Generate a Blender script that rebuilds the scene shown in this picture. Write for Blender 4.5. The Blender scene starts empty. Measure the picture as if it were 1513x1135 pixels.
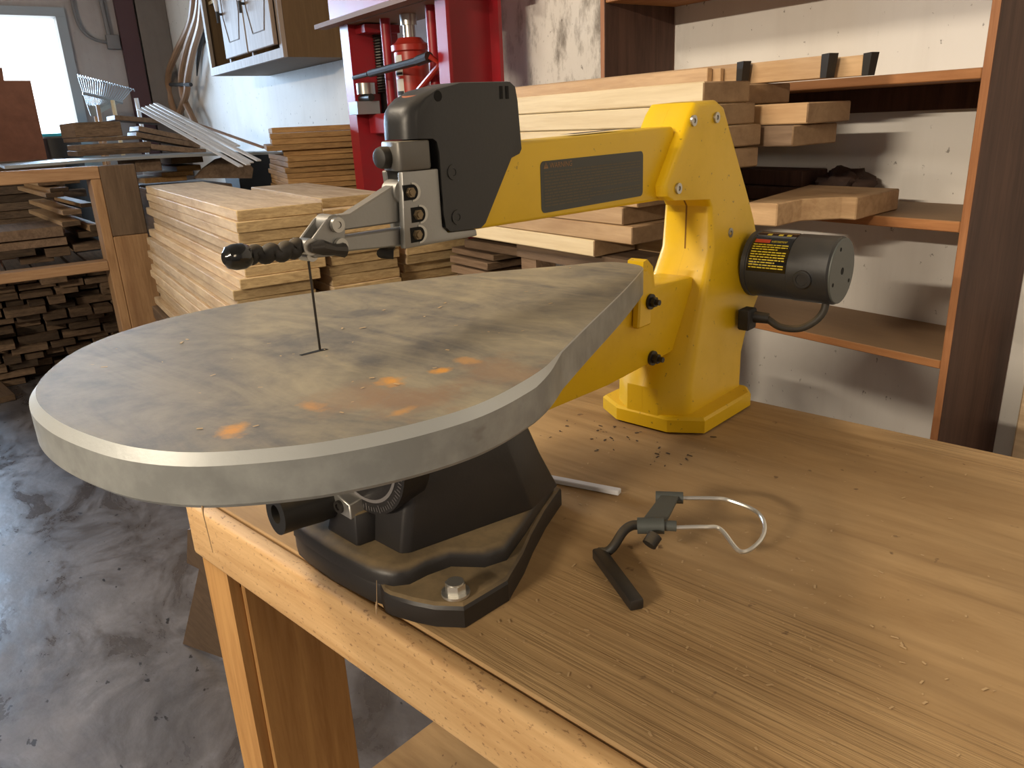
import bpy, bmesh, math, random
from mathutils import Vector, Matrix
random.seed(7)
SC = bpy.context.scene
COL = SC.collection
PI = math.pi
rad = math.radians

# ------------------------------------------------------------------ camera
# World: X runs along the shelving wall (right), Y towards that wall, Z up, floor at 0.
CAM_Z = 1.18
F_PX, CXP, CYP = 1136.0, 756.5, 567.5
yaw, pitch, roll = rad(55.47), rad(18.82), rad(2.67)
fh = Vector((-math.sin(yaw), math.cos(yaw), 0))
rt = Vector((fh.y, -fh.x, 0))
fwd = fh * math.cos(pitch) + Vector((0, 0, -math.sin(pitch)))
dn = fwd.cross(rt)
r2 = rt * math.cos(roll) + dn * math.sin(roll)
d2 = dn * math.cos(roll) - rt * math.sin(roll)
CAM = Vector((0, 0, CAM_Z))
cd = bpy.data.cameras.new('camera')
cam = bpy.data.objects.new('camera', cd)
COL.objects.link(cam)
cd.sensor_width = 36.0
cd.lens = 36.0 * F_PX / 1513.0
cd.clip_start = 0.02
m = Matrix((r2, -d2, -fwd)).transposed().to_4x4()
m.translation = CAM
cam.matrix_world = m
SC.camera = cam

def ray(px, py):
    return r2 * ((px - CXP) / F_PX) + d2 * ((py - CYP) / F_PX) + fwd
def at_y(px, py, y):
    r = ray(px, py); return CAM + r * (y / r.y)
def at_x(px, py, x):
    r = ray(px, py); return CAM + r * (x / r.x)
def at_z(px, py, z):
    r = ray(px, py); return CAM + r * ((z - CAM_Z) / r.z)

# ------------------------------------------------------------------ materials
def mat(name, color, rough=0.6, metal=0.0, spec=0.5, coat=0.0):
    m = bpy.data.materials.new(name); m.use_nodes = True
    b = m.node_tree.nodes['Principled BSDF']
    b.inputs['Base Color'].default_value = (*color, 1)
    b.inputs['Roughness'].default_value = rough
    b.inputs['Metallic'].default_value = metal
    b.inputs['Specular IOR Level'].default_value = spec
    b.inputs['Coat Weight'].default_value = coat
    return m

class NT:
    def __init__(s, m):
        s.t = m.node_tree; s.b = s.t.nodes['Principled BSDF']
    def n(s, typ, **kw):
        x = s.t.nodes.new(typ)
        for k, v in kw.items():
            if k.startswith('i_'):
                x.inputs[k[2:].replace('_', ' ')].default_value = v
            else:
                setattr(x, k, v)
        return x
    def l(s, a, b): s.t.links.new(a, b)
    def coords(s, scale=(1, 1, 1), loc=(0, 0, 0), rot=(0, 0, 0), which='Object'):
        tc = s.n('ShaderNodeTexCoord'); mp = s.n('ShaderNodeMapping')
        mp.inputs['Scale'].default_value = scale; mp.inputs['Location'].default_value = loc
        mp.inputs['Rotation'].default_value = rot
        s.l(tc.outputs[which], mp.inputs['Vector']); return mp.outputs['Vector']
    def noise(s, vec, scale, detail=4, rough=0.55, dist=0.0):
        x = s.n('ShaderNodeTexNoise'); x.inputs['Scale'].default_value = scale
        x.inputs['Detail'].default_value = detail; x.inputs['Roughness'].default_value = rough
        x.inputs['Distortion'].default_value = dist
        if vec is not None: s.l(vec, x.inputs['Vector'])
        return x.outputs['Fac']
    def ramp(s, fac, stops):
        x = s.n('ShaderNodeValToRGB'); e = x.color_ramp.elements
        while len(e) < len(stops): e.new(0.5)
        for i, (p, c) in enumerate(stops):
            e[i].position = p
            e[i].color = (c, c, c, 1) if isinstance(c, (int, float)) else (*c, 1)
        s.l(fac, x.inputs['Fac']); return x.outputs['Color']
    def mix(s, fac, a, b, mode='MIX'):
        x = s.n('ShaderNodeMix', data_type='RGBA', blend_type=mode)
        for v, k in ((fac, 0), (a, 6), (b, 7)):
            if hasattr(v, 'is_linked') or hasattr(v, 'links'): s.l(v, x.inputs[k])
            else: x.inputs[k].default_value = v if k == 0 else (*v, 1)
        return x.outputs[2]
    def math(s, op, a, b=0.0):
        x = s.n('ShaderNodeMath', operation=op)
        for i, v in enumerate((a, b)):
            if hasattr(v, 'links'): s.l(v, x.inputs[i])
            else: x.inputs[i].default_value = v
        return x.outputs[0]
    def bump(s, h, strength=0.2, dist=0.002):
        x = s.n('ShaderNodeBump'); x.inputs['Strength'].default_value = strength
        x.inputs['Distance'].default_value = dist
        s.l(h, x.inputs['Height']); s.l(x.outputs['Normal'], s.b.inputs['Normal'])
    def color(s, c): s.l(c, s.b.inputs['Base Color'])
    def rough(s, c): s.l(c, s.b.inputs['Roughness'])

def wood(name, c_lo, c_hi, c_dark=None, grain=(1.2, 16, 16), rough=0.65, vary=0.35, knots=True, bump=0.25):
    m = mat(name, c_hi, rough, spec=0.3); t = NT(m)
    info = t.n('ShaderNodeObjectInfo')
    off = t.n('ShaderNodeVectorMath', operation='SCALE'); off.inputs[0].default_value = (7, 3, 5)
    t.l(info.outputs['Random'], off.inputs['Scale'])
    tc = t.n('ShaderNodeTexCoord'); add = t.n('ShaderNodeVectorMath', operation='ADD')
    t.l(tc.outputs['Object'], add.inputs[0]); t.l(off.outputs[0], add.inputs[1])
    mp = t.n('ShaderNodeMapping'); mp.inputs['Scale'].default_value = grain
    t.l(add.outputs[0], mp.inputs['Vector']); v = mp.outputs['Vector']
    n1 = t.noise(v, 3.0, 6, 0.6, 0.8)
    n2 = t.noise(v, 11.0, 4, 0.7, 0.2)
    g = t.math('ADD', t.math('MULTIPLY', n1, 0.7), t.math('MULTIPLY', n2, 0.35))
    base = t.ramp(g, [(0.36, c_lo), (0.64, c_hi)])
    if c_dark:
        mp2 = t.n('ShaderNodeMapping'); mp2.inputs['Scale'].default_value = (grain[0] * 0.8, grain[1] * 0.22, grain[2] * 0.22)
        t.l(add.outputs[0], mp2.inputs['Vector'])
        k = t.ramp(t.noise(mp2.outputs['Vector'], 4.0, 3, 0.5, 0.4), [(0.60, 0.0), (0.80, 1.0)])
        base = t.mix(t.math('MULTIPLY', k, 0.6), base, c_dark)
    hv = t.n('ShaderNodeHueSaturation')
    t.l(base, hv.inputs['Color'])
    t.l(t.math('ADD', t.math('MULTIPLY', info.outputs['Random'], vary), 1.0 - vary / 2), hv.inputs['Value'])
    t.color(hv.outputs['Color'])
    t.bump(g, bump, 0.002)
    return m

M = {}
M['yellow'] = mat('yellow_paint', (0.72, 0.39, 0.008), 0.38)
t = NT(M['yellow']); v = t.coords()
d = t.ramp(t.noise(v, 9, 5, 0.6), [(0.52, 0.0), (0.78, 1.0)])
sp = t.ramp(t.noise(v, 160, 2, 0.5), [(0.70, 0.0), (0.76, 1.0)])
c = t.mix(t.math('MULTIPLY', d, 0.30), (0.78, 0.50, 0.006), (0.44, 0.28, 0.04))
c = t.mix(t.math('MULTIPLY', sp, 0.6), c, (0.14, 0.07, 0.02)); t.color(c)
t.rough(t.math('ADD', t.math('MULTIPLY', d, 0.25), 0.36)); t.bump(t.noise(v, 420, 2, 0.5), 0.05, 0.0006)

def dusty(name, col, dust, amt, rough=0.5, metal=0.0, scale=22, up=True):
    """a base colour with sawdust that settles on upward faces"""
    m = mat(name, col, rough, metal); t = NT(m); v = t.coords()
    n = t.ramp(t.noise(v, scale, 6, 0.65), [(0.22, 0.05), (0.62, 1.0)])
    if up:
        ge = t.n('ShaderNodeNewGeometry'); sx = t.n('ShaderNodeSeparateXYZ'); t.l(ge.outputs['Normal'], sx.inputs[0])
        u = t.ramp(sx.outputs['Z'], [(0.45, 0.0), (0.95, 1.0)])
        n = t.math('MULTIPLY', n, t.math('ADD', t.math('MULTIPLY', u, 0.97), 0.03))
    k = t.math('MULTIPLY', n, amt)
    t.color(t.mix(k, col, dust))
    t.rough(t.math('ADD', t.math('MULTIPLY', k, 0.5), rough))
    if metal: t.l(t.math('MULTIPLY', t.math('SUBTRACT', 1.0, k), metal), t.b.inputs['Metallic'])
    t.bump(t.noise(v, 240, 3, 0.6), 0.12, 0.001)
    return m
DUST = (0.33, 0.23, 0.11)
M['black'] = dusty('black_plastic', (0.015, 0.015, 0.0155), (0.13, 0.11, 0.08), 0.25, 0.42)
M['casting'] = dusty('black_casting', (0.012, 0.012, 0.014), (.27, .195, .10), 1.0, 0.42, scale=14)
M['motor'] = dusty('motor_black', (0.022, 0.023, 0.025), (0.2, 0.17, 0.12), 0.2, 0.42)
M['gloss_black'] = mat('gloss_black_label', (0.006, 0.006, 0.006), 0.10, spec=0.7)
M['disc_grey'] = mat('motor_end_grey', (0.085, 0.095, 0.09), 0.5, 0.1)
M['alu'] = dusty('cast_aluminium', (0.30, 0.30, 0.29), (0.26, 0.20, 0.12), 0.6, 0.42, 0.75, scale=35)
M['cap_red'] = mat('dusty_red_cap', (.36, .12, .055), .7)
M['alu_dusty'] = dusty('dusty_housing', (0.13, 0.125, 0.115), (0.30, 0.24, 0.15), 0.8, 0.45, 0.5, scale=40)
M['brass_bolt'] = mat('worn_bolt', (.20, .15, .09), .4, .8)
M['steel'] = mat('steel', (0.45, 0.44, 0.41), 0.32, 0.9)
M['bright'] = mat('bright_zinc', (0.62, 0.61, 0.57), 0.3, 0.85)
M['dark_steel'] = mat('dark_steel', (0.06, 0.055, 0.05), 0.45, 0.7)
M['seam'] = mat('seam_shadow', (.25, .12, .005), .6)
M['hole'] = mat('dark_hole', (0.004, 0.004, 0.004), 0.9)
M['rubber'] = dusty('black_rubber', (0.014, 0.013, 0.012), (0.22, 0.17, 0.1), 0.5, 0.55)
M['label_grey'] = mat('grey_warning_label', (0.058, 0.060, 0.052), 0.55)
M['label_text'] = mat('faded_label_text', (0.105, 0.085, 0.05), 0.6)
M['label_orange'] = mat('faded_orange_text', (0.30, 0.16, 0.06), 0.6)
M['text_yellow'] = mat('yellow_print', (0.60, 0.47, 0.03), 0.3)
M['text_red'] = mat('red_print', (0.42, 0.05, 0.015), 0.3)
M['paper'] = mat('white_label', (0.6, 0.58, 0.53), 0.7)
M['ink'] = mat('black_ink', (0.03, 0.03, 0.03), 0.7)
M['cord'] = dusty('dusty_cord', (0.03, 0.027, 0.022), (0.24, 0.18, 0.10), 0.8, 0.6)
M['red'] = mat('red_press_paint', (0.30, 0.012, 0.02), 0.42)
t = NT(M['red']); v = t.coords()
t.color(t.mix(t.ramp(t.noise(v, 6, 5, 0.6), [(0.5, 0.0), (0.8, 0.5)]), (0.30, 0.012, 0.02), (0.13, 0.03, 0.03)))
M['jack_red'] = mat('jack_red', (0.34, 0.025, 0.015), 0.35)
M['rust_edge'] = mat('dusty_steel_edge', (0.22, 0.13, 0.08), 0.7)

# saw table: grey casting, sawdust film, handling streaks and orange rust blooms
M['table'] = mat('saw_table_iron', (0.2, 0.19, 0.17), 0.5, 0.3); t = NT(M['table']); v = t.coords()
vs = t.coords(scale=(3.0, 9.0, 1), rot=(0, 0, 0.5))
sep = t.n('ShaderNodeSeparateXYZ'); t.l(v, sep.inputs[0])
n = t.noise(v, 7, 6, 0.6, 0.6); n2 = t.noise(vs, 2.2, 5, 0.65, 1.5)
dust = t.ramp(t.math('ADD', t.math('MULTIPLY', n, 0.55), t.math('MULTIPLY', n2, 0.5)), [(0.43, 0.0), (0.66, 1.0)])
zone = t.math('ADD', t.math('ADD', t.math('MULTIPLY', sep.outputs['X'], .554), t.math('MULTIPLY', sep.outputs['Y'], .833)), .093)
zone = t.ramp(t.math('ADD', zone, t.math('MULTIPLY', t.math('SUBTRACT', n, .5), .05)), [(0.0, 0.55), (0.02, 1.0)])
dust = t.math('MULTIPLY', dust, zone)
c = t.mix(t.math('MULTIPLY', dust, 0.9), (0.115, 0.105, 0.088), (0.36, 0.30, 0.185))
fine = t.ramp(t.noise(v, 60, 5, 0.7), [(0.35, 0.0), (0.75, 1.0)])
c = t.mix(t.math('MULTIPLY', fine, 0.22), c, (0.46, 0.385, 0.25))
wn = t.noise(v, 40, 5, 0.7)
def blob(cx, cy, rx, ry):
    dx = t.math('MULTIPLY', t.math('SUBTRACT', sep.outputs['X'], cx), 1 / rx)
    dy = t.math('MULTIPLY', t.math('SUBTRACT', sep.outputs['Y'], cy), 1 / ry)
    r = t.math('SQRT', t.math('ADD', t.math('MULTIPLY', dx, dx), t.math('MULTIPLY', dy, dy)))
    r = t.math('ADD', r, t.math('MULTIPLY', t.math('SUBTRACT', wn, 0.5), 2.4))
    return t.ramp(r, [(0.35, 1.0), (1.15, 0.0)])
for cx_, cy_, rx, ry, col, k in (
        (0.152, -0.060, 0.040, 0.035, (0.24, 0.14, 0.075), 0.7), (0.160, 0.015, 0.040, 0.040, (0.23, 0.135, 0.075), 0.6), (0.118, -0.075, 0.03, 0.05, (0.27, 0.17, 0.09), 0.5),
        (0.108, -0.154, 0.0125, 0.0115, (0.60, 0.27, 0.03), 0.95), (0.112, -0.104, 0.014, 0.011, (0.50, 0.24, 0.06), 0.85),
        (0.117, -0.043, 0.014, 0.012, (0.60, 0.27, 0.03), 0.95), (0.126, -0.007, 0.009, 0.010, (0.60, 0.27, 0.03), 0.9),
        (0.122, 0.021, 0.012, 0.010, (0.46, 0.24, 0.07), 0.7), (0.165, -0.075, 0.006, 0.012, (0.50, 0.25, 0.06), 0.7)):
    c = t.mix(t.math('MULTIPLY', blob(cx_, cy_, rx, ry), k), c, col)
ge = t.n('ShaderNodeNewGeometry'); sx = t.n('ShaderNodeSeparateXYZ'); t.l(ge.outputs['Normal'], sx.inputs[0])
up = t.ramp(sx.outputs['Z'], [(0.86, 0.0), (0.97, 1.0)])
rimc = t.mix(t.ramp(t.noise(v, 26, 5, 0.6), [(0.4, 0.0), (0.7, 1.0)]), (0.235, 0.245, 0.24), (0.355, 0.37, 0.36))
rs = t.ramp(t.noise(t.coords(scale=(1, 1, 1.6)), 17, 4, 0.6), [(0.62, 0.0), (0.74, 0.6)])
rimc = t.mix(rs, rimc, (0.10, 0.075, 0.05))
edge = t.ramp(sx.outputs['Z'], [(0.30, 0.0), (0.45, 1.0)])
rimc = t.mix(edge, rimc, (0.56, 0.585, 0.58))
t.color(t.mix(up, rimc, c))
t.l(t.math('MULTIPLY', edge, t.math('MULTIPLY', t.math('SUBTRACT', 1.0, up), 0.6)), t.b.inputs['Metallic'])
t.rough(t.math('ADD', t.math('MULTIPLY', up, 0.2), 0.42))
t.bump(t.noise(v, 180, 4, 0.65), 0.15, 0.001)

# woods
M['pine'] = wood('pale_pine', (0.46, 0.32, 0.19), (0.68, 0.53, 0.345), (0.34, 0.21, 0.115), grain=(1.4, 9, 9), vary=0.3)
M['pine_end'] = wood('sawn_pine_end', (0.30, 0.205, 0.10), (0.52, 0.385, 0.205), (0.17, 0.10, 0.045), grain=(9, 7, 34), vary=0.45, bump=.5)
M['gold'] = wood('golden_plank', (0.26, 0.14, 0.05), (0.42, 0.25, 0.10), (0.16, 0.085, 0.035), vary=0.4)
M['gold_end'] = wood('golden_plank_end', (0.20, 0.11, 0.04), (0.36, 0.215, 0.085), (0.10, 0.05, 0.02), grain=(8, 4, 30), vary=0.4)
M['oak'] = wood('planed_oak', (0.40, 0.25, 0.13), (0.57, 0.39, 0.22), (0.33, 0.19, 0.09), grain=(1.0, 12, 12), vary=0.3)
M['oak_end'] = wood('sawn_oak_end', (0.20, 0.125, 0.07), (0.30, 0.20, 0.115), (0.10, 0.05, 0.03), grain=(8, 6, 8), vary=0.35)
M['cream'] = wood('cream_timber', (0.60, 0.47, 0.28), (0.74, 0.62, 0.41), (0.50, 0.34, 0.16), grain=(0.9, 10, 14), vary=0.14)
M['cabin'] = wood('whitewashed_cabinet', (0.25, 0.19, 0.15), (0.36, 0.29, 0.235), (0.2, 0.15, 0.11), grain=(14, 14, 1.2), vary=0.1, bump=0.1)
M['cab_side'] = wood('brown_cabinet_side', (0.105, 0.062, 0.027), (0.135, 0.083, 0.037), grain=(14, 14, 1.2), vary=0.1, bump=0.1)
M['weathered'] = wood('weathered_board', (0.13, 0.085, 0.055), (0.24, 0.165, 0.11), (0.07, 0.045, 0.03), vary=0.6)
M['weathered_end'] = wood('weathered_board_end', (0.065, 0.042, 0.026), (0.17, 0.112, 0.068), (0.03, 0.02, 0.012), grain=(8, 5, 25), vary=1.3)  # wide random brightness also imitates uneven lighting over the heap
M['brown_post'] = wood('brown_rack_post', (0.095, 0.062, 0.038), (0.15, 0.10, 0.062), (0.05, 0.032, 0.02), grain=(14, 14, 1.5), vary=0.1)
M['rack'] = wood('rack_bar', (0.27, 0.15, 0.075), (0.42, 0.26, 0.14), (0.2, 0.1, 0.05), grain=(16, 1.2, 16), vary=0.2)
M['rack_v'] = wood('rack_post_lower', (0.27, 0.15, 0.07), (0.40, 0.24, 0.12), (0.2, 0.1, 0.05), grain=(16, 16, 1.5), vary=0.1)
M['shelf'] = wood('varnished_shelf', (0.30, 0.125, 0.045), (0.44, 0.205, 0.08), (0.14, 0.05, 0.025), grain=(1.2, 14, 14), vary=0.1)
t = NT(M['shelf']); ge = t.n('ShaderNodeNewGeometry'); sx = t.n('ShaderNodeSeparateXYZ'); t.l(ge.outputs['Normal'], sx.inputs[0])
src = t.b.inputs['Base Color'].links[0].from_socket
t.color(t.mix(t.ramp(sx.outputs['Z'], [(0.6, 0.0), (0.9, 0.8)]), src, (.26, .19, .115)))
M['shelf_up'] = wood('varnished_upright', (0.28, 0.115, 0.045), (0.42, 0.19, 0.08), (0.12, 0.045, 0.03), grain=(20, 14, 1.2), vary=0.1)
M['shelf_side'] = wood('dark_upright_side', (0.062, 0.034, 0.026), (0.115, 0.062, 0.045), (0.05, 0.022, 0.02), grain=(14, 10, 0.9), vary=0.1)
M['maroon'] = wood('maroon_panel', (0.10, 0.042, 0.03), (0.155, 0.066, 0.046), grain=(2, 2, 2), vary=0.1)
M['panel_red'] = wood('red_brown_panel', (0.17, 0.065, 0.035), (0.25, 0.10, 0.055), grain=(2, 2, 2), vary=0.1)
M['lead_dark'] = mat('black_painted_end', (0.012, 0.010, 0.009), 0.6)

# bench
M['ply'] = wood('bench_plywood', (0.285, 0.17, 0.072), (0.45, 0.295, 0.14), (0.17, 0.095, 0.04), grain=(0.9, 5, 5), vary=0.05, bump=0.0)
t = NT(M['ply']); v = t.coords(scale=(1.6, 75, 30)); v0 = t.coords()
ridg = t.ramp(t.noise(v, 2.0, 5, 0.6, 0.4), [(0.42, 0.0), (0.62, 1.0)])
area = t.ramp(t.noise(v0, 3.3, 3, 0.5), [(0.50, 0.0), (0.66, 1.0)])
t.bump(t.math('MULTIPLY', ridg, area), 0.42, 0.003)
src = t.b.inputs['Base Color'].links[0].from_socket
spk = t.ramp(t.noise(v0, 55, 3, 0.5), [(0.69, 0.0), (0.74, 0.75)])
film = t.ramp(t.noise(v0, 5, 5, 0.65), [(0.35, 0.0), (0.7, 0.42)])
streak = t.ramp(t.noise(t.coords(scale=(.55, 7.5, 1)), 3.4, 5, 0.6, 0.8), [(0.50, 0.0), (0.66, 0.55)])
src = t.mix(streak, src, (0.20, 0.115, 0.048))
c = t.mix(film, src, (0.37, 0.255, 0.13)); c = t.mix(spk, c, (0.13, 0.075, 0.04)); t.color(c)
M['fir'] = wood('varnished_fir', (0.50, 0.29, 0.12), (0.68, 0.45, 0.22), (0.40, 0.21, 0.09), grain=(1.2, 15, 15), vary=0.05, bump=0.08)
t = NT(M['fir']); v0 = t.coords()
src = t.b.inputs['Base Color'].links[0].from_socket
spk = t.ramp(t.noise(t.coords(scale=(1, 1.8, 1.8)), 150, 3, 0.6), [(0.60, 0.0), (0.68, 0.65)])
t.color(t.mix(spk, src, (0.16, 0.075, 0.035)))
M['fir_v'] = wood('varnished_fir_leg', (0.36, 0.18, 0.06), (0.52, 0.29, 0.105), (0.24, 0.11, 0.04), grain=(18, 18, 1.2), vary=0.05, bump=0.08)

# wall, floor
def wallmat(name, col, dirt, speck=0.5, amt=0.5, grime=False):
    m = mat(name, col, 0.85, spec=0.2); t = NT(m); v = t.coords()
    big = t.ramp(t.noise(v, 1.3, 5, 0.65), [(0.46, 0.0), (0.75, 1.0)])
    run = t.ramp(t.noise(t.coords(scale=(9, 9, 0.9)), 1.6, 4, 0.6), [(0.52, 0.0), (0.8, 1.0)])
    c = t.mix(t.math('MULTIPLY', big, amt), col, dirt)
    c = t.mix(t.math('MULTIPLY', run, amt * 0.5), c, dirt)
    sp = t.ramp(t.noise(t.coords(scale=(1.0, 1.0, 0.7)), 52, 4, 0.65), [(0.665, 0.0), (0.71, 0.9)])
    c = t.mix(t.math('MULTIPLY', sp, speck), c, (0.10, 0.085, 0.075))
    if grime:
        sp_ = t.n('ShaderNodeSeparateXYZ'); t.l(t.coords(), sp_.inputs[0])
        g_ = t.ramp(t.math('ABSOLUTE', t.math('ADD', sp_.outputs['X'], 1.98)), [(0.25, 1.0), (0.48, 0.0)])
        nn = t.ramp(t.noise(t.coords(scale=(1, 1, .45)), 16, 6, 0.7), [(0.46, 0.0), (0.66, 1.0)])
        c = t.mix(t.math('MULTIPLY', t.math('MULTIPLY', g_, nn), 0.8), c, (0.16, 0.135, 0.115))
    t.color(c); t.bump(t.noise(v, 60, 4, 0.6), 0.12, 0.002)
    return m
M['wall'] = wallmat('white_block_wall', (0.80, 0.785, 0.75), (0.52, 0.48, 0.43), 0.75, 0.42, True)
M['wall_grime'] = wallmat('grimy_white_wall', (0.62, 0.60, 0.56), (0.34, 0.31, 0.27), 0.9, 0.8)
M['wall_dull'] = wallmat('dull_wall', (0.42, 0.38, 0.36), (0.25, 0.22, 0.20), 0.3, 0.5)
M['ceil'] = mat('ceiling_board', (0.45, 0.42, 0.38), 0.9)
M['conc'] = mat('stained_concrete', (0.2, 0.19, 0.18), 0.5); t = NT(M['conc']); v = t.coords()
b1 = t.ramp(t.noise(v, 2.2, 8, 0.68, 0.6), [(0.36, 0.0), (0.64, 1.0)])
b2 = t.ramp(t.noise(t.coords(scale=(1.0, 1.5, 1)), 3.2, 7, 0.7, 0.7), [(0.45, 0.0), (0.60, 1.0)])
b3 = t.ramp(t.noise(v, 30, 6, 0.7), [(0.30, 0.0), (0.70, 1.0)])
c = t.mix(b1, (0.095, 0.09, 0.098), (0.235, 0.23, 0.25)); c = t.mix(t.math('MULTIPLY', b2, 0.75), c, (0.048, 0.042, 0.044))
c = t.mix(t.math('MULTIPLY', b3, 0.35), c, (0.13, 0.115, 0.105))
sp = t.ramp(t.noise(t.coords(scale=(1.0, 1.6, 1)), 19, 3, 0.55), [(0.675, 0.0), (0.70, 0.95)]); t.color(t.mix(sp, c, (0.02, 0.016, 0.014)))
t.rough(t.math('ADD', t.math('MULTIPLY', b2, -0.25), 0.50)); t.bump(t.noise(v, 14, 5, 0.6), 0.3, 0.006)
M['galv'] = mat('galvanised_steel', (0.34, 0.37, 0.39), 0.45, 0.5)
M['white_pl'] = mat('white_plastic', (0.72, 0.74, 0.78), 0.45)
M['hose'] = mat('tan_hose', (0.30, 0.17, 0.09), 0.45)
M['conduit'] = mat('grey_conduit', (0.20, 0.19, 0.19), 0.6, 0.2)
M['dark_wood'] = mat('maroon_post', (0.085, 0.040, 0.045), 0.7)
M['grey_pil'] = wallmat('grey_pilaster', (0.21, 0.185, 0.165), (0.12, 0.10, 0.09), 0.3, 0.6)
M['teal'] = mat('teal_plastic', (0.02, 0.33, 0.36), 0.5)
M['rag'] = mat('dark_rag', (0.05, 0.028, 0.02), 0.9)
M['chip'] = mat('wood_chips', (0.48, 0.33, 0.17), 0.8)
M['dirt'] = mat('dark_crumbs', (0.09, 0.06, 0.04), 0.9)
M['web'] = mat('cobweb_dust', (0.40, 0.28, 0.16), 0.9)
M['glass'] = bpy.data.materials.new('window_glass'); M['glass'].use_nodes = True
nt = M['glass'].node_tree; nt.nodes.clear()
o_ = nt.nodes.new('ShaderNodeOutputMaterial'); mx = nt.nodes.new('ShaderNodeMixShader'); mx.inputs[0].default_value = 0.06
a_ = nt.nodes.new('ShaderNodeBsdfTransparent'); g_ = nt.nodes.new('ShaderNodeBsdfGlossy'); g_.inputs['Roughness'].default_value = 0.02
nt.links.new(a_.outputs[0], mx.inputs[1]); nt.links.new(g_.outputs[0], mx.inputs[2]); nt.links.new(mx.outputs[0], o_.inputs[0])

# ------------------------------------------------------------------ mesh helpers
def BM(): return bmesh.new()
def box(bm, lo, hi):
    v = [bm.verts.new((x, y, z)) for x in (lo[0], hi[0]) for y in (lo[1], hi[1]) for z in (lo[2], hi[2])]
    for f in ((0, 1, 3, 2), (4, 6, 7, 5), (0, 4, 5, 1), (2, 3, 7, 6), (0, 2, 6, 4), (1, 5, 7, 3)):
        bm.faces.new([v[i] for i in f])
    return v
def hexa(bm, pts):
    """eight corners: bottom four then top four, same winding"""
    v = [bm.verts.new(p) for p in pts]
    for f in ((3, 2, 1, 0), (4, 5, 6, 7), (0, 1, 5, 4), (1, 2, 6, 5), (2, 3, 7, 6), (3, 0, 4, 7)):
        bm.faces.new([v[i] for i in f])
def loft(bm, rings, caps=True):
    R = [[bm.verts.new(p) for p in r] for r in rings]
    n = len(R[0])
    for a, b in zip(R, R[1:]):
        for i in range(n):
            j = (i + 1) % n
            bm.faces.new((a[i], a[j], b[j], b[i]))
    if caps:
        bm.faces.new(list(reversed(R[0]))); bm.faces.new(R[-1])
def prism(bm, pts, z0, z1):
    loft(bm, [[(x, y, z0) for x, y in pts], [(x, y, z1) for x, y in pts]])
def slab_x(bm, prof, x0, x1):
    """profile of (y, z) points pushed along x"""
    loft(bm, [[(x0, y, z) for y, z in prof], [(x1, y, z) for y, z in prof]])
def basis(d):
    d = Vector(d).normalized()
    u = Vector((0, 0, 1)) if abs(d.z) < 0.9 else Vector((1, 0, 0))
    a = d.cross(u).normalized(); b = d.cross(a).normalized()
    return a, b
def cyl(bm, p0, p1, r0, r1=None, seg=24, ring=None):
    p0, p1 = Vector(p0), Vector(p1)
    r1 = r0 if r1 is None else r1
    a, b = basis(p1 - p0)
    mk = lambda p, r: [p + a * (r * math.cos(2 * PI * i / seg)) + b * (r * math.sin(2 * PI * i / seg)) for i in range(seg)]
    loft(bm, [mk(p0, r0), mk(p1, r1)])
def lathe(bm, p0, axis, prof, seg=28):
    """prof: (distance along the axis, radius)"""
    p0 = Vector(p0); ax = Vector(axis).normalized(); a, b = basis(ax)
    loft(bm, [[p0 + ax * h + a * (r * math.cos(2 * PI * i / seg)) + b * (r * math.sin(2 * PI * i / seg)) for i in range(seg)] for h, r in prof])
def ring(bm, p0, axis, h, ri, ro, seg=32):
    p0 = Vector(p0); ax = Vector(axis).normalized(); a, b = basis(ax)
    mk = lambda hh, r: [bm.verts.new(p0 + ax * hh + a * (r * math.cos(2 * PI * i / seg)) + b * (r * math.sin(2 * PI * i / seg))) for i in range(seg)]
    A, B_, C_, D = mk(0, ri), mk(0, ro), mk(h, ro), mk(h, ri)
    for P, Q in ((A, B_), (B_, C_), (C_, D), (D, A)):
        for i in range(seg):
            j = (i + 1) % seg; bm.faces.new((P[i], P[j], Q[j], Q[i]))
def tube(bm, pts, r, seg=10):
    pts = [Vector(p) for p in pts]
    rr = r if isinstance(r, (list, tuple)) else [r] * len(pts)
    ref = None; rings = []
    for i, p in enumerate(pts):
        d = (pts[min(i + 1, len(pts) - 1)] - pts[max(i - 1, 0)]).normalized()
        if ref is None: ref, _ = basis(d)
        ref = (ref - d * ref.dot(d)).normalized(); b = d.cross(ref)
        rings.append([p + ref * (rr[i] * math.cos(2 * PI * k / seg)) + b * (rr[i] * math.sin(2 * PI * k / seg)) for k in range(seg)])
    loft(bm, rings)
def smooth_path(pts, n=8):
    pts = [Vector(p) for p in pts]; P = [pts[0]] + pts + [pts[-1]]; out = []
    for i in range(1, len(P) - 2):
        for k in range(n):
            s = k / n; a, b, c_, d_ = P[i - 1], P[i], P[i + 1], P[i + 2]
            out.append(0.5 * ((2 * b) + (c_ - a) * s + (2 * a - 5 * b + 4 * c_ - d_) * s * s + (3 * b - a - 3 * c_ + d_) * s ** 3))
    out.append(pts[-1]); return out
def chaikin(p, n=2):
    for _ in range(n):
        q = []
        for i in range(len(p)):
            a, b = p[i], p[(i + 1) % len(p)]
            q.append((a[0] * .75 + b[0] * .25, a[1] * .75 + b[1] * .25)); q.append((a[0] * .25 + b[0] * .75, a[1] * .25 + b[1] * .75))
        p = q
    return p
def bevel(bm, w, seg=2, ang=30):
    bm.normal_update()
    bmesh.ops.recalc_face_normals(bm, faces=bm.faces)
    ed = [e for e in bm.edges if len(e.link_faces) == 2 and e.calc_face_angle(0) > rad(ang)]
    bmesh.ops.bevel(bm, geom=ed, offset=w, offset_type='OFFSET', segments=seg, profile=0.5, affect='EDGES', clamp_overlap=True)
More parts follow.
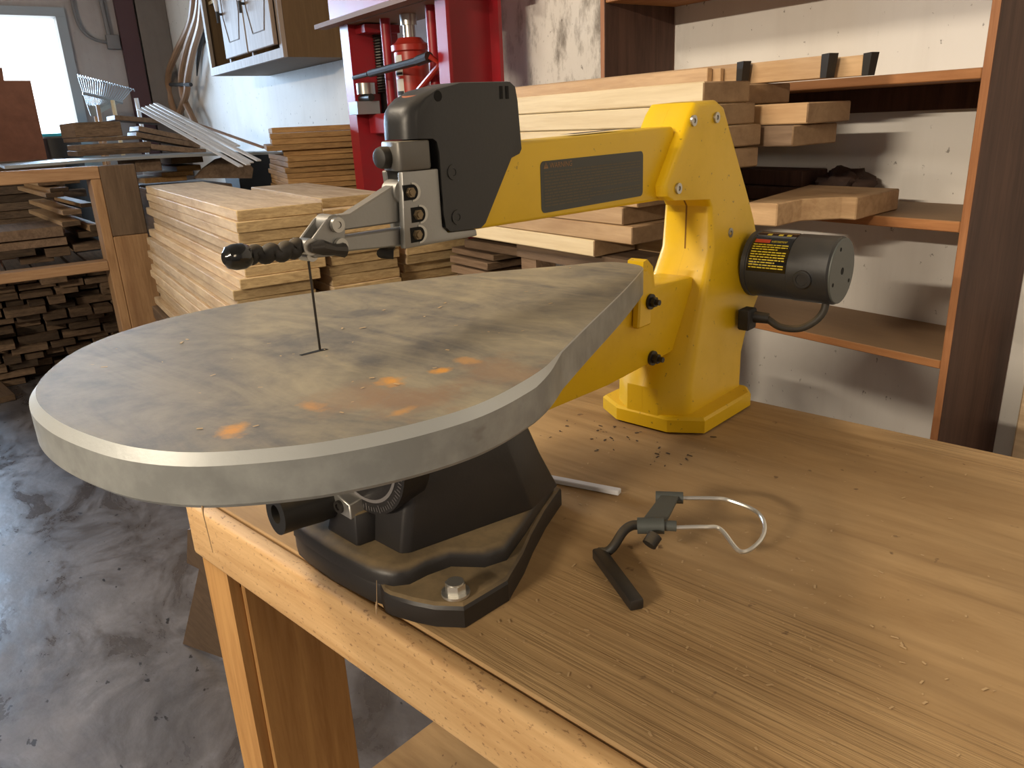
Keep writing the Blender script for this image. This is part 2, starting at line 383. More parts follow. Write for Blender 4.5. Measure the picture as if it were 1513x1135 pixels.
def obj(name, bm, m, parent=None, smooth=True, ang=35, loc=None, rot=None):
    bmesh.ops.recalc_face_normals(bm, faces=bm.faces)
    me = bpy.data.meshes.new(name); bm.to_mesh(me); bm.free()
    if smooth:
        for p in me.polygons: p.use_smooth = True
        me.set_sharp_from_angle(angle=rad(ang))
    ms = m if isinstance(m, (list, tuple)) else [m]
    for x in ms: me.materials.append(x)
    o = bpy.data.objects.new(name, me); COL.objects.link(o)
    if parent: o.parent = parent
    if loc is not None: o.location = loc
    if rot is not None: o.rotation_euler = rot
    return o
def tag(o, label, cat, group=None, kind=None):
    o['label'] = label; o['category'] = cat
    if group: o['group'] = group
    if kind: o['kind'] = kind
    return o
def thing(name, label, cat, loc=(0, 0, 0), rotz=0.0, group=None):
    o = bpy.data.objects.new(name, None); COL.objects.link(o)
    o.location = loc; o.rotation_euler = (0, 0, rotz); o.empty_display_size = 0.05
    return tag(o, label, cat, group)
def struct(name, bm, m, parent=None, smooth=False):
    o = obj(name, bm, m, parent, smooth)
    if not parent: o['kind'] = 'structure'
    return o
def text_mesh(body, size):
    cu = bpy.data.curves.new('lettering', 'FONT'); cu.body = body; cu.size = size
    ob = bpy.data.objects.new('lettering', cu); COL.objects.link(ob)
    dg = bpy.context.evaluated_depsgraph_get(); dg.update()
    me = bpy.data.meshes.new_from_object(ob.evaluated_get(dg))
    vs = [tuple(v.co) for v in me.vertices]; fs = [tuple(p.vertices) for p in me.polygons]
    bpy.data.objects.remove(ob); bpy.data.curves.remove(cu); bpy.data.meshes.remove(me)
    return vs, fs
def add_text(bm, body, size, fn):
    vs, fs = text_mesh(body, size)
    V = [bm.verts.new(fn(x, y)) for x, y, z in vs]
    for f in fs:
        try: bm.faces.new([V[i] for i in f])
        except ValueError: pass
    return max(v[0] for v in vs)

# ------------------------------------------------------------------ room
WY = 1.65                     # face of the shelving wall
LX = -6.9                     # face of the window wall
RX, FY, CZ = 3.2, -5.2, 2.75
bm = BM(); box(bm, (LX - .2, FY - .2, -.1), (RX + .2, WY + .2, 0)); struct('floor', bm, M['conc'])
bm = BM(); box(bm, (LX - .2, FY - .2, CZ), (RX + .2, WY + .2, CZ + .1)); struct('ceiling', bm, M['ceil'])
bm = BM(); box(bm, (LX - .2, WY, 0), (RX + .2, WY + .2, CZ)); struct('wall_back', bm, M['wall'])
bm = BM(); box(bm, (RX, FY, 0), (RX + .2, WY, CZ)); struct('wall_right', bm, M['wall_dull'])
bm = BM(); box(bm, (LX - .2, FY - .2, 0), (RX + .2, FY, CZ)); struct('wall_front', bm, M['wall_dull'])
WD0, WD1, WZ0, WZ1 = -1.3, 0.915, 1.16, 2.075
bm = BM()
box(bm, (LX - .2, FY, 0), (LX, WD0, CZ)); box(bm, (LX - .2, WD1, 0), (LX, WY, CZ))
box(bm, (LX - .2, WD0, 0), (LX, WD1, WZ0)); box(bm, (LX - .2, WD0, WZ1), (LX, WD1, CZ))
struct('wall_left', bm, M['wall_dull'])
bm = BM()
for lo, hi in (((LX - .12, WD1 - .035, WZ0 + .031), (LX + .03, WD1 + .03, WZ1 - .031)), ((LX - .12, WD0, WZ0 + .031), (LX + .03, WD0 + .05, WZ1 - .031)),
               ((LX - .12, WD0, WZ1 - .03), (LX + .03, WD1 + .03, WZ1 + .03)), ((LX - .12, WD0, WZ0 - .02), (LX + .05, WD1 + .03, WZ0 + .03))):
    box(bm, lo, hi)
win = struct('window_1', bm, M['galv'])
bm = BM(); box(bm, (LX - .09, WD0 + .05, WZ0 + .03), (LX - .085, WD1 - .036, WZ1 - .031)); struct('window_pane', bm, M['glass'], win)
# maroon post and grey pilaster in the far corner
bm = BM(); box(bm, (LX, 1.285, 0), (LX + .06, 1.415, CZ)); bevel(bm, .004, 1); tag(obj('wooden_post', bm, M['dark_wood']), 'maroon wooden post on the window wall beside the grey pilaster', 'post')
bm = BM(); box(bm, (LX, 1.43, 0), (LX + .05, 1.645, CZ)); struct('trim_1', bm, M['grey_pil'])

# grey conduit and switch box on the window wall
t_ = thing('switch_box', 'grey electrical box with two conduits on the window wall', 'electrical box', (LX, 1.23, 1.86))
bm = BM(); box(bm, (0.001, -.045, -.03), (.05, .045, .07)); bevel(bm, .006, 2); obj('box_body', bm, M['conduit'], t_)
bm = BM(); tube(bm, smooth_path([(.03, -.22, .5), (.03, -.22, .2), (.03, -.19, .09), (.03, -.12, .035), (.03, -.045, .02)]), .011); obj('curved_conduit', bm, M['conduit'], t_)
bm = BM(); tube(bm, [(.03, -.02, .07), (.03, -.035, .5)], .016); obj('straight_conduit', bm, M['conduit'], t_)

# ------------------------------------------------------------------ shelving
su = thing('shelving_unit', 'open varnished wooden shelving against the white wall behind the saw', 'shelves', (0, 0, 0))
SY = 1.40
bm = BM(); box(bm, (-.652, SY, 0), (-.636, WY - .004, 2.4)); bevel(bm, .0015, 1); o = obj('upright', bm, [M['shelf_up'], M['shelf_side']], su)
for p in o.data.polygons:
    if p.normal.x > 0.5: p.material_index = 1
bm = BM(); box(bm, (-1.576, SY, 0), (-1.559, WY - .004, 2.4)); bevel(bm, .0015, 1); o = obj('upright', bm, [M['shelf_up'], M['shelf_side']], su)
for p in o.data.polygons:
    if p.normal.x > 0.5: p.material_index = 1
for z0, z1 in ((1.213, 1.230), (.964, .983), (.716, .732), (1.445, 1.462), (1.72, 1.737)):
    bm = BM(); box(bm, (-1.558, SY + .002, z0), (-.653, WY - .004, z1)); bevel(bm, .0015, 1); obj('shelf', bm, M['shelf'], su)
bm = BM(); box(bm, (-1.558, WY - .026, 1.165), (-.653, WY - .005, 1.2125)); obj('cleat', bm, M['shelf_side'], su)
# pale board propped at the far right edge
a = at_y(1499, 640, 1.60)
bm = BM(); box(bm, (a.x, 1.60, 0), (a.x + .09, 1.63, .78)); bevel(bm, .003, 1)
tag(obj('board', bm, M['pine']), 'pale board standing on end against the wall right of the shelving', 'board')

# ------------------------------------------------------------------ boards
def paint_ends(o, i=1):
    for p in o.data.polygons:
        if abs(p.normal.x) > 0.6: p.material_index = i
BOX_CACHE = {}
def board(name, label, cat, group, corner, L, W, T, yaw=0.0, mats=('pine', 'pine_end'), roll_=0.0, tilt=0.0, bow=0.0):
    """corner = lower near-left corner of the end that faces +X; the board runs back along -X, its width along +Y"""
    bm = BM(); n = 6
    rings = []
    for i in range(n + 1):
        s = i / n; x = -L + L * s; b = bow * 4 * s * (1 - s)
        rings.append([(x, 0, b), (x, W, b), (x, W, T + b), (x, 0, T + b)])
    loft(bm, rings)
    bevel(bm, min(.0022, T * .12), 1, 40)
    o = obj(name, bm, [M[mats[0]], M[mats[1]]], None, True, 40, corner, (roll_, tilt, yaw)); paint_ends(o)
    return tag(o, label, cat, group)
ORD = ['topmost', 'second', 'third', 'fourth', 'fifth', 'sixth', 'seventh', 'eighth', 'ninth', 'tenth', 'eleventh', 'twelfth', 'thirteenth', 'fourteenth', 'fifteenth', 'sixteenth', 'seventeenth', 'eighteenth']
rj = random.Random(11)
def J(a): return rj.uniform(-a, a)

# big stack of pale planks, three columns with their sawn ends towards the bench
YAW1 = rad(-2.8)
T1 = .0284
c1_off = [0, -.006, -.004, -.012, .003, -.002, -.02, -.038, -.03, -.04, -.028, -.036, -.04, -.03, -.034, -.026, -.045, -.038]
for i in range(17):
    z = 1.001 - (i + 1) * T1
    board('pine_plank', 'pale pine plank, %s from the top in the front column of the big stack' % ORD[i] if i else 'pale pine plank lying on top of the front column of the big stack',
          'plank', 'front column of the pale plank stack', (-2.0 + J(.008) - (.004 if i else 0), .565 + c1_off[i], z + .0003), 1.46 + J(.04), (.222 if i == 0 else .212 + J(.004)) , T1 - .0006, YAW1, bow=0)
for i in range(17):
    z = .997 - (i + 1) * T1
    x, y, w = (-2.15, .850, .205) if i == 0 else ((-2.1, .83, .20) if i == 1 else (-2.0 + J(.012), .795 + J(.004), .205))
    board('pine_plank', 'pale pine plank, %s from the top in the middle column of the big stack' % ORD[i] if i else 'knotty pale pine plank lying on top of the middle column of the big stack',
          'plank', 'middle column of the pale plank stack', (x, y, z + .0003), .8 + J(.04), w, T1 - .0006, YAW1)
for i in range(12):
    z = .856 - (i + 1) * T1
    board('pine_plank', 'pale pine plank, %s from the top in the rear column of the big stack' % ORD[i] if i else 'pale pine plank lying on top of the rear column of the big stack',
          'plank', 'rear column of the pale plank stack', (-2.0 + J(.02) - (.03 if i > 1 else 0), 1.03 + J(.005), z + .0003), 1.5, .205 + J(.01), T1 - .0006, YAW1)
t_ = thing('low_platform', 'low rough plank platform under the big stack of pale planks', 'platform', (-2.75, .9, 0), YAW1)
bm = BM(); box(bm, (-.72, -.36, .46), (.68, .20, .5125)); bevel(bm, .003, 1); obj('deck', bm, M['weathered'], t_)
for x in (-.65, .6):
    for y in (-.32, .16):
        bm = BM(); box(bm, (x - .04, y - .04, 0), (x + .04, y + .04, .4595)); obj('leg', bm, M['weathered'], t_)

# golden planks standing behind, ends towards the bench
T2 = .0215
for i in range(16):
    z = 1.199 - (i + 1) * T2
    w = .345 + J(.006); y = 1.045 + J(.008); x = -3.06 + J(.01); ll = .85
    if i == 3: y -= .03
    if i in (5, 6): x += .02; y += .015
    yw = rad(-1.2 + J(1.0)); mt = ('gold', 'gold_end')
    if i >= 4: y += .03
    board('golden_plank', '%s golden brown plank of the small stack left of the red press' % ('%s from top:' % ORD[i] if i else 'topmost'), 'plank', 'golden planks left of the press',
          (x, y, z + .0003), .6, w, T2 - .0008, yw - rad(17 if i < 5 else 11), mt)

# planed timber lying along the shelving, its sawn ends towards the right
TY = 1.07
T3 = .0366
ends = [-.944, -.93, -.915, -.918, -1.0, -1.1, -1.14, -1.115, -1.23]
look = ['cream', 'cream', 'cream', 'oak', 'oak', 'oak', 'oak', 'oak', 'cream']
names3 = ['cream coloured timber, topmost of the front row behind the saw arm', 'cream coloured timber directly under the topmost one behind the saw arm',
          'cream timber, third from the top in the front row behind the saw arm', 'planed timber, fourth from the top in the front row behind the saw post',
          'planed timber, fifth from the top in the front row behind the saw arm', 'planed timber, sixth from the top in the front row behind the saw arm',
          'planed timber with square end just below the saw arm, upper one', 'planed timber with square end below the saw arm, lower and longer one', 'cream timber at the bottom of the front row, above the table rear']
for i in range(9):
    z = 1.231 - (i + 1) * T3
    board('timber', names3[i], 'timber', 'front row of planed timbers', (ends[i], TY + J(.002), z + .0003), 0.92 if i < 6 else .8, .122 + J(.003), T3 - (.0012 if i != 3 else .003), rad(0.4), (look[i], 'oak_end'))
ends4 = [-.965, -.80, -.815, -1.05, -1.08, -1.1, -1.12, -1.1, -1.14]
for i in range(9):
    z = 1.2275 - (i + 1) * .0366
    if i == 1:
        board('timber', 'short squared timber jutting out from the rear row towards the shelves', 'timber', 'rear row of planed timbers', (-.845, 1.222, z), .5, .135, .035, rad(2), ('oak', 'oak_end'))
    else:
        nm = ['dark ended timber, topmost of the rear row nearest the shelves', '', 'rough dusty timber in the rear row under the jutting one', 'timber, fourth from the top in the rear row by the shelves',
              'timber, fifth from the top in the rear row by the shelves', 'timber, sixth from the top in the rear row by the shelves', 'timber, seventh from the top in the rear row by the shelves', 'timber, eighth from the top in the rear row by the shelves', 'timber, lowest in the rear row by the shelves'][i]
        board('timber', nm, 'timber', 'rear row of planed timbers', (ends4[i] if i != 2 else -.86, 1.206, z), .9, .13, .0352, 0, ('oak' if i != 2 else 'weathered', 'oak_end'))
# battens standing on edge on top, some with black painted ends
for (x, y, L, T, H, blk, lb) in ((-1.058, 1.208, .85, .014, .032, False, 'plain oak batten standing on edge at the front on top of the timbers'),
                                 (-1.040, 1.224, .85, .010, .030, False, 'thin plain batten second from the front on top of the timbers'),
                                 (-1.012, 1.236, .85, .018, .036, True, 'oak batten with black painted end ending above the saw post'),
                                 (-.855, 1.264, .75, .022, .036, True, 'long oak batten with black painted end reaching furthest towards the shelf'),
                                 (-.800, 1.300, .75, .018, .033, True, 'rear oak batten with slanted black end beside the shelf')):
    t_ = thing('batten', lb, 'batten', (x, y, 1.2278), rad(.3), 'oak battens on top of the timbers')
    bm = BM(); box(bm, (-L, 0, 0), (0, T, H)); bevel(bm, .001, 1); obj('strip', bm, M['oak'], t_)
    if blk:
        bm = BM(); hexa(bm, [(0.0003, -.001, 0), (.012, -.001, 0), (.012, T + .001, 0), (.0003, T + .001, 0), (0.0003, -.001, H + .002), (.015, -.001, H + .003), (.017, T + .001, H + .003), (.0003, T + .001, H + .002)]); obj('black_end', bm, M['lead_dark'], t_)
# trestle under the timbers
t_ = thing('trestle', 'rough trestle carrying the planed timbers in front of the shelving', 'trestle', (-1.35, 1.2, 0))
bm = BM(); box(bm, (-.2, -.1, .865), (.2, .13, .8995)); obj('beam', bm, M['weathered'], t_)
for x in (-.16, .15):
    for y in (-.065, .1):
        bm = BM(); box(bm, (x - .03, y - .03, 0), (x + .03, y + .03, .8645)); obj('leg', bm, M['weathered'], t_)
# loose boards seen between the saw table and the saw arm
def endboard(px0, px1, py0, py1, X, L, lab, mats, yaw=0.0, group=None, name='board', cat='board'):
    a = at_x(px0, py1, X); b = at_x(px1, py1, X); c_ = at_x(px0, py0, X)
    return board(name, lab, cat, group, a, L, max(b.y - a.y, .02), max(c_.z - a.z, .008), yaw, mats)
endboard(775, 848, 368, 381, -1.62, .28, 'short weathered board sticking out above the rear of the saw table', ('weathered', 'gold_end'), rad(2))
endboard(729, 808, 377, 386, -1.75, .22, 'dark weathered board just under the one jutting over the table', ('weathered', 'weathered_end'))
endboard(720, 806, 389, 400, -1.77, .20, 'dark weathered board second below the one jutting over the table', ('weathered', 'weathered_end'))
endboard(716, 806, 402, 414, -1.79, .18, 'dark weathered board at the bottom, mostly hidden by the saw table', ('weathered', 'weathered_end'))
endboard(716, 802, 335, 352, -1.83, .14, 'brown board directly beneath the front of the yellow arm', ('weathered', 'gold_end'))

a = at_x(716, 414, -1.79); bm = BM(); box(bm, (-1.95, a.y + .01, 0), (-1.80, a.y + .12, a.z - .001)); tag(obj('wooden_box', bm, M['weathered']), 'tall narrow wooden box under the dark weathered boards behind the saw table', 'box')
# notched plank and dark clutter on the middle shelf
pts = [at_z(x, y, 1.024) for x, y in ((1105, 299), (1149, 301), (1185, 294), (1245, 291), (1267, 292), (1185, 284), (1110, 291))]
pts[5] = Vector((-.82, 1.50, 1.024)); pts[6] = Vector((-1.02, 1.50, 1.024))
bm = BM(); prism(bm, [(p.x, p.y) for p in pts], .984, 1.024); bevel(bm, .002, 1)
tag(obj('plank', bm, [M['oak']]), 'notched dusty plank end sticking out from the middle shelf above the motor', 'plank')
board('dark_board', 'dark board lying furthest back on the middle shelf', 'board', 'dark boards on the middle shelf', (-1.03, 1.515, .984), .5, .11, .03, rad(2), ('shelf_side', 'shelf_side'))
board('dark_board', 'dark board on top of another at the back of the middle shelf', 'board', 'dark boards on the middle shelf', (-1.06, 1.53, 1.0145), .45, .09, .035, rad(-2), ('shelf_side', 'shelf_side'))
bm = BM(); bmesh.ops.create_icosphere(bm, subdivisions=4, radius=1)
from mathutils import noise as mnoise
for vtx in bm.verts:
    k = mnoise.noise(vtx.co * 2.2) * .35 + mnoise.noise(vtx.co * 5) * .15
    vtx.co = Vector((vtx.co.x * .058 * (1 + k), vtx.co.y * .05 * (1 + k), max(vtx.co.z, -.55) * .040 * (1 + k)))
a = at_y(1247, 262, 1.57)
tag(obj('rag', bm, M['rag'], loc=(a.x, 1.57, .984 + .031)), 'crumpled dark brown rag on the middle shelf near the notched plank', 'rag')

# ------------------------------------------------------------------ red shop press
pr = thing('shop_press', 'tall red steel shop press against the wall behind the saw head', 'press', (-2.55, 1.4, 0))
PY0, PY1 = 1.3, 1.5
def pbox(lo, hi): return (lo[0] + 2.55, lo[1] - 1.4, lo[2]), (hi[0] + 2.55, hi[1] - 1.4, hi[2])
def channel(xa, xb, open_right):
    bm = BM()
    s = 1 if open_right else -1
    w = xb - xa
    box(bm, *pbox((xa, PY0, 0), (xb, PY0 + .012, 2.0)))
    box(bm, *pbox((xa, PY1 - .012, 0), (xb, PY1, 2.0)))
    if open_right: box(bm, *pbox((xa, PY0 + .012, 0), (xa + .012, PY1 - .012, 2.0)))
    else: box(bm, *pbox((xb - .012, PY0 + .012, 0), (xb, PY1 - .012, 2.0)))
    return bm
obj('post', channel(-2.907, -2.836, False), M['red'], pr)
obj('post', channel(-2.205, -2.144, True), M['red'], pr)
bm = BM(); box(bm, *pbox((-2.96, PY0 - .012, 1.556), (-2.10, PY0 - .0005, 1.72))); box(bm, *pbox((-2.96, PY1 + .0005, 1.556), (-2.10, PY1 + .012, 1.72))); obj('head_beam', bm, M['red'], pr)
bm = BM(); box(bm, *pbox((-3.0, PY0 - .06, 1.540), (-2.10, PY0 - .0125, 1.5555))); box(bm, *pbox((-2.83, PY0, 1.540), (-2.21, PY1, 1.5555))); obj('beam_flange', bm, M['rust_edge'], pr)
bm = BM(); box(bm, *pbox((-2.82, PY0 + .04, 1.16), (-2.21, PY1 - .05, 1.23))); bevel(bm, .003, 1); obj('bolster', bm, M['red'], pr)
bm = BM(); box(bm, *pbox((-2.835, PY0 + .02, .55), (-2.205, PY1 - .02, .67))); obj('bed', bm, M['red'], pr)
bm = BM(); box(bm, *pbox((-3.0, PY0 - .12, 0), (-2.80, PY1 + .10, .04))); obj('foot', bm, M['red'], pr)
bm = BM(); box(bm, *pbox((-2.23, PY0 - .12, 0), (-2.05, PY1 + .10, .04))); obj('foot', bm, M['red'], pr)
for x0, nm in ((573, 'guide_rod'), (641, 'guide_rod')):
    a = at_y(x0, 80, 1.36); bm = BM(); cyl(bm, (a.x + 2.55, 1.36 - 1.4, 1.23), (a.x + 2.55, 1.36 - 1.4, 1.54), .018, seg=20); obj(nm, bm, M['red'], pr)
a = at_y(561, 70, 1.42); bm = BM()
tube(bm, [(a.x + 2.55 + .022 * math.cos(k * .7), .02 + .022 * math.sin(k * .7), 1.30 + .21 * k / 190) for k in range(191)], .0042, 6); obj('return_spring', bm, M['dark_steel'], pr)
bm = BM(); cyl(bm, (a.x + 2.55, .02, 1.23), (a.x + 2.55, .02, 1.54), .014, seg=14); obj('spring_rod', bm, M['dark_steel'], pr)
bm = BM(); box(bm, *pbox((a.x - .05, 1.33, 1.508), (a.x + .075, 1.47, 1.535))); obj('spring_plate', bm, M['red'], pr)
a = at_y(560, 145, 1.37); bm = BM(); cyl(bm, (a.x + 2.55 - .01, -.075, 1.30), (a.x + 2.55 - .01, -.075, 1.338), .034, seg=24); obj('steel_collar', bm, M['steel'], pr)
bm = BM(); box(bm, (a.x + 2.55 - .055, -.13, 1.2305), (a.x + 2.55 + .02, -.04, 1.275)); obj('blue_grey_block', bm, M['galv'], pr)
bm = BM(); cyl(bm, (a.x + 2.55 - .06, -.075, 1.2875), (a.x + 2.55 + .03, -.075, 1.2875), .013, seg=16); obj('pin', bm, M['dark_steel'], pr)
# bottle jack stands on the bolster
a = at_y(608, 90, 1.385); jx = a.x
jk = thing('bottle_jack', 'red bottle jack with white labels standing inside the red press', 'jack', (jx, 1.385, 1.2302))
bm = BM(); lathe(bm, (0, 0, 0), (0, 0, 1), [(0, .066), (.03, .066), (.034, .058), (.19, .058), (.194, .066), (.212, .066), (.222, .05), (.235, .04)]); obj('body', bm, M['jack_red'], jk)
bm = BM(); cyl(bm, (0, 0, .235), (0, 0, .29), .021); obj('ram', bm, M['bright'], jk)
bm = BM(); lathe(bm, (0, 0, .275), (0, 0, 1), [(0, .028), (.034, .028)]); obj('saddle', bm, M['bright'], jk)
def jpatch(a0, a1, z0, z1, r, m, nm, par):
    bm = BM(); n = 8
    A = [bm.verts.new((r * math.cos(a0 + (a1 - a0) * i / n), r * math.sin(a0 + (a1 - a0) * i / n), z)) for z in (z0, z1) for i in range(n + 1)]
    for i in range(n): bm.faces.new((A[i], A[i + 1], A[n + 2 + i], A[n + 1 + i]))
    return obj(nm, bm, m, par)
lb = jpatch(rad(-100), rad(-62), .115, .18, .0586, M['paper'], 'label', jk); jpatch(rad(-98), rad(-64), .118, .126, .0589, M['ink'], 'label_band', lb)
lb = jpatch(rad(-100), rad(-62), .050, .105, .0586, M['paper'], 'label', jk); jpatch(rad(-98), rad(-64), .053, .066, .0589, M['ink'], 'label_band', lb)
bm = BM()
for k in range(6): box(bm, (-.001, 0, 0), (.001, 0, 0)) if False else None
bm.free()
bm = BM(); p0, p1 = at_y(523, 115, 1.285), at_y(618, 90, 1.285); p2 = at_y(634, 84, 1.285)
off = Vector((jx, 1.385, 1.2302))
tube(bm, [p0 - off, p0 * .75 + p1 * .25 - off], .008); tube(bm, [p0 * .72 + p1 * .28 - off, p1 - off], .0125); tube(bm, [p1 - off, p2 - off], .016)
obj('pump_handle', bm, M['dark_steel'], jk)
bm = BM(); q = p2 - off; tube(bm, [q, q + Vector((.02, .03, -.02)), (.055, -.04, .04)], .010); obj('handle_socket', bm, M['jack_red'], jk)

# ------------------------------------------------------------------ wall cabinet
CX0, CX1, CY0, CZ0, CZ1 = -4.741, -3.575, 1.34, 1.495, 2.35
cb = thing('wall_cabinet', 'old brown wall cabinet with two doors hanging beside the red press', 'cabinet', (CX0, CY0, CZ0))
W_, D_, H_ = CX1 - CX0, WY - CY0 - .002, CZ1 - CZ0
bm = BM(); box(bm, (0, 0, 0), (.02, D_, H_)); box(bm, (.02, 0, 0), (W_ - .02, D_, .02)); box(bm, (.02, 0, H_ - .02), (W_ - .02, D_, H_)); box(bm, (.02, D_ - .01, .02), (W_ - .02, D_, H_ - .02)); obj('body', bm, M['cab_side'], cb)
bm = BM(); box(bm, (W_ - .0195, 0.001, 0), (W_, D_, H_)); obj('side_panel', bm, M['cab_side'], cb)
bm = BM(); box(bm, (.02, .02, .36), (.375, D_ - .011, .375)); obj('shelf', bm, M['cream'], cb)
bm = BM(); box(bm, (0, -.02, 0), (.035, -.0005, H_)); box(bm, (.035, -.02, 0), (W_ - .035, -.0005, .04)); box(bm, (W_ - .035, -.02, 0), (W_, -.0005, H_)); box(bm, (.746, -.02, .04), (.764, -.0005, H_)); box(bm, (.380, -.02, .04), (.40, -.0005, H_))
obj('face_frame', bm, M['cabin'], cb)
for x0, x1 in ((.392, .748), (.762, 1.122)):
    bm = BM(); box(bm, (x0, -.041, .055), (x1, -.0205, H_)); bevel(bm, .003, 1); dr = obj('door', bm, M['cabin'], cb)
    bm = BM(); w = x1 - x0; pp = [(x0 + .05, .9), (x0 + .05, .24), (x0 + .10, .125), (x1 - .10, .125), (x1 - .05, .24), (x1 - .05, .9)]
    for i in range(len(pp) - 1): tube(bm, [(pp[i][0], -.0415, pp[i][1]), (pp[i + 1][0], -.0415, pp[i + 1][1])], .0025, 6)
    obj('routed_line', bm, M['brown_post'], dr)
    xh = x0 + .045; bm = BM()
    for zz in (.26, .40): tube(bm, [(xh, -.041, zz), (xh, -.066, zz)], .006, 8)
    tube(bm, [(xh, -.066, .22), (xh, -.066, .27)], .007, 8); tube(bm, [(xh, -.066, .39), (xh, -.066, .44)], .007, 8)
    hd = obj('handle', bm, M['ink'], dr)
    bm = BM(); tube(bm, [(xh, -.066, .272), (xh, -.066, .30), (xh, -.066, .33), (xh, -.066, .36), (xh, -.066, .388)], [.007, .011, .012, .011, .007], 10); obj('grip', bm, M['white_pl'], hd)

# ------------------------------------------------------------------ hoses and hanging tool on the wall near the corner
def wallpath(pp, y): return [at_y(a, b, y) for a, b in pp]
hs = thing('hose_bundle', 'bundle of tan hoses hanging on the white wall in the corner', 'hose', (-6.3, 1.6, 1.0))
off = Vector((-6.3, 1.6, 1.0))
for k, pp in enumerate((((288, -30), (282, 30), (262, 75), (250, 105), (249, 130), (255, 158), (262, 178)), ((296, -30), (292, 20), (276, 70), (268, 110), (270, 140), (280, 165), (288, 182)),
                        ((300, -30), (297, 30), (285, 75), (277, 115), (276, 135), (268, 160), (262, 175)))):
    bm = BM(); tube(bm, smooth_path([p - off for p in wallpath(pp, 1.565 - .012 * k)]), .024, 10); obj('hose', bm, M['hose'], hs)
bm = BM(); a, b = at_y(252, 125, 1.53), at_y(282, 125, 1.53); tube(bm, [a - off, b - off], .014, 8); obj('tie_strap', bm, M['ink'], hs)
tl = thing('pointed_tool', 'dark pointed hand tool hanging on the wall beside the cabinet', 'tool', at_y(297, 60, 1.625))
off = at_y(297, 60, 1.625)
bm = BM(); P = wallpath(((300, 30), (303, 45), (295, 68), (292, 90), (291, 112)), 1.625); tube(bm, [p - off for p in P], [.022, .022, .017, .013, .004], 10); obj('tool_body', bm, M['dark_steel'], tl)

# ------------------------------------------------------------------ lumber rack frame and piles by the window
RXP = -3.6
rk = thing('lumber_rack', 'wooden rack frame with thick brown post left of the pale plank stack', 'rack', (RXP, .4, 0))
p_tl, p_tr = at_x(133, 246, RXP), at_x(199, 241, RXP)
hexpts = lambda y0, y1, z0, z1, x0, x1: [(x0, y0, z0), (x1, y0, z0), (x1, y1, z0), (x0, y1, z0), (x0, y0, z1), (x1, y0, z1), (x1, y1, z1), (x0, y1, z1)]
yl, yr, zt = p_tl.y - .4, p_tr.y - .4, p_tl.z
bm = BM(); hexa(bm, hexpts(yl + .03, yr, .8, zt, -.04, 0)); bevel(bm, .004, 1); o = obj('post', bm, M['brown_post'], rk)
bm = BM(); hexa(bm, hexpts(yl + .03, yr, 0, .7995, -.04, 0)); bevel(bm, .004, 1); obj('post', bm, M['rack_v'], rk)
bm = BM(); hexa(bm, hexpts(yl - .008, yl + .0295, 0, zt - .051, -.13, 0)); bevel(bm, .003, 1); obj('edge_batten', bm, M['rack_v'], rk)
bm = BM(); hexa(bm, hexpts(-.9, yl + .0295, zt - .05, zt, -.09, 0)); bevel(bm, .003, 1); obj('top_bar', bm, M['rack'], rk)
bm = BM(); hexa(bm, hexpts(-.9, yl - .0085, .665, .705, -.09, 0)); bevel(bm, .003, 1); obj('middle_bar', bm, M['rack'], rk)
bm = BM(); hexa(bm, hexpts(-.9, -.85, 0, .6645, -.09, 0)); obj('post', bm, M['rack'], rk)
zc = lambda x, y: (x / 5.82, 230 + y / 5.82)
def zboard(x0, x1, y0, y1, X, L, lab, mats=('weathered', 'weathered_end'), yaw=0.0, g='loose boards inside the rack', tilt=0.0):
    a0, b0 = zc(x0, y0), zc(x1, y1)
    o = endboard(a0[0], b0[0], a0[1], b0[1], X, L, lab, mats, yaw, g); o.rotation_euler[1] = tilt; return o
ZB = ((330, 700, 225, 262, -4.12, .8, 'pale short board at the very top of the rack, under the top bar'),
      (435, 600, 282, 320, -4.00, .8, 'light edged board second from the top bar inside the rack'),
      (400, 560, 325, 365, -3.98, .9, 'light edged board third from the top bar inside the rack'),
      (700, 810, 412, 448, -4.05, .7, 'short board with bright edge close to the rack post, upper one'),
      (545, 712, 472, 516, -3.96, 1.0, 'long board with bright long edge in the middle of the rack'),
      (540, 705, 572, 616, -3.97, 1.0, 'long board with bright edge below the middle one in the rack'),
      (780, 880, 598, 655, -3.95, .7, 'short board with bright edge close to the rack post, lower one'),
      (680, 890, 660, 712, -4.05, .7, 'brown board end low in the rack beside the post'),
      (645, 895, 770, 830, -4.0, .6, 'brown board end just above the middle bar beside the post'),
      (400, 620, 802, 880, -4.02, .5, 'wide pale brown board end above the middle bar'),
      (-60, 325, 835, 900, -3.99, .5, 'thick board end with white mark at the left above the middle bar'),
      (180, 480, 885, 942, -4.04, .5, 'brown board end lying right on the middle bar level'))
for i, (x0, x1, y0, y1, X, L, lab) in enumerate(ZB):
    zboard(x0, x1, y0, y1, X, L, lab, yaw=rad(3 if i < 7 else 0), mats=('oak' if i < 7 else 'weathered', 'weathered_end'))
for (x1, y0, y1, X, lab) in ((555, 602, 690, -3.99, 'wide plank lying crosswise with sunlit top at the left of the rack'), (585, 695, 764, -4.01, 'wide plank lying crosswise under the sunlit one in the rack')):
    a, b = at_x(*zc(x1, y1), X), at_x(*zc(x1, y0), X)
    bm = BM(); box(bm, (-.38, -.75, 0), (0, 0, b.z - a.z)); bevel(bm, .002, 1)
    tag(obj('plank', bm, M['weathered'], loc=a, rot=(0, 0, rad(2))), lab, 'plank', 'crosswise planks in the rack')
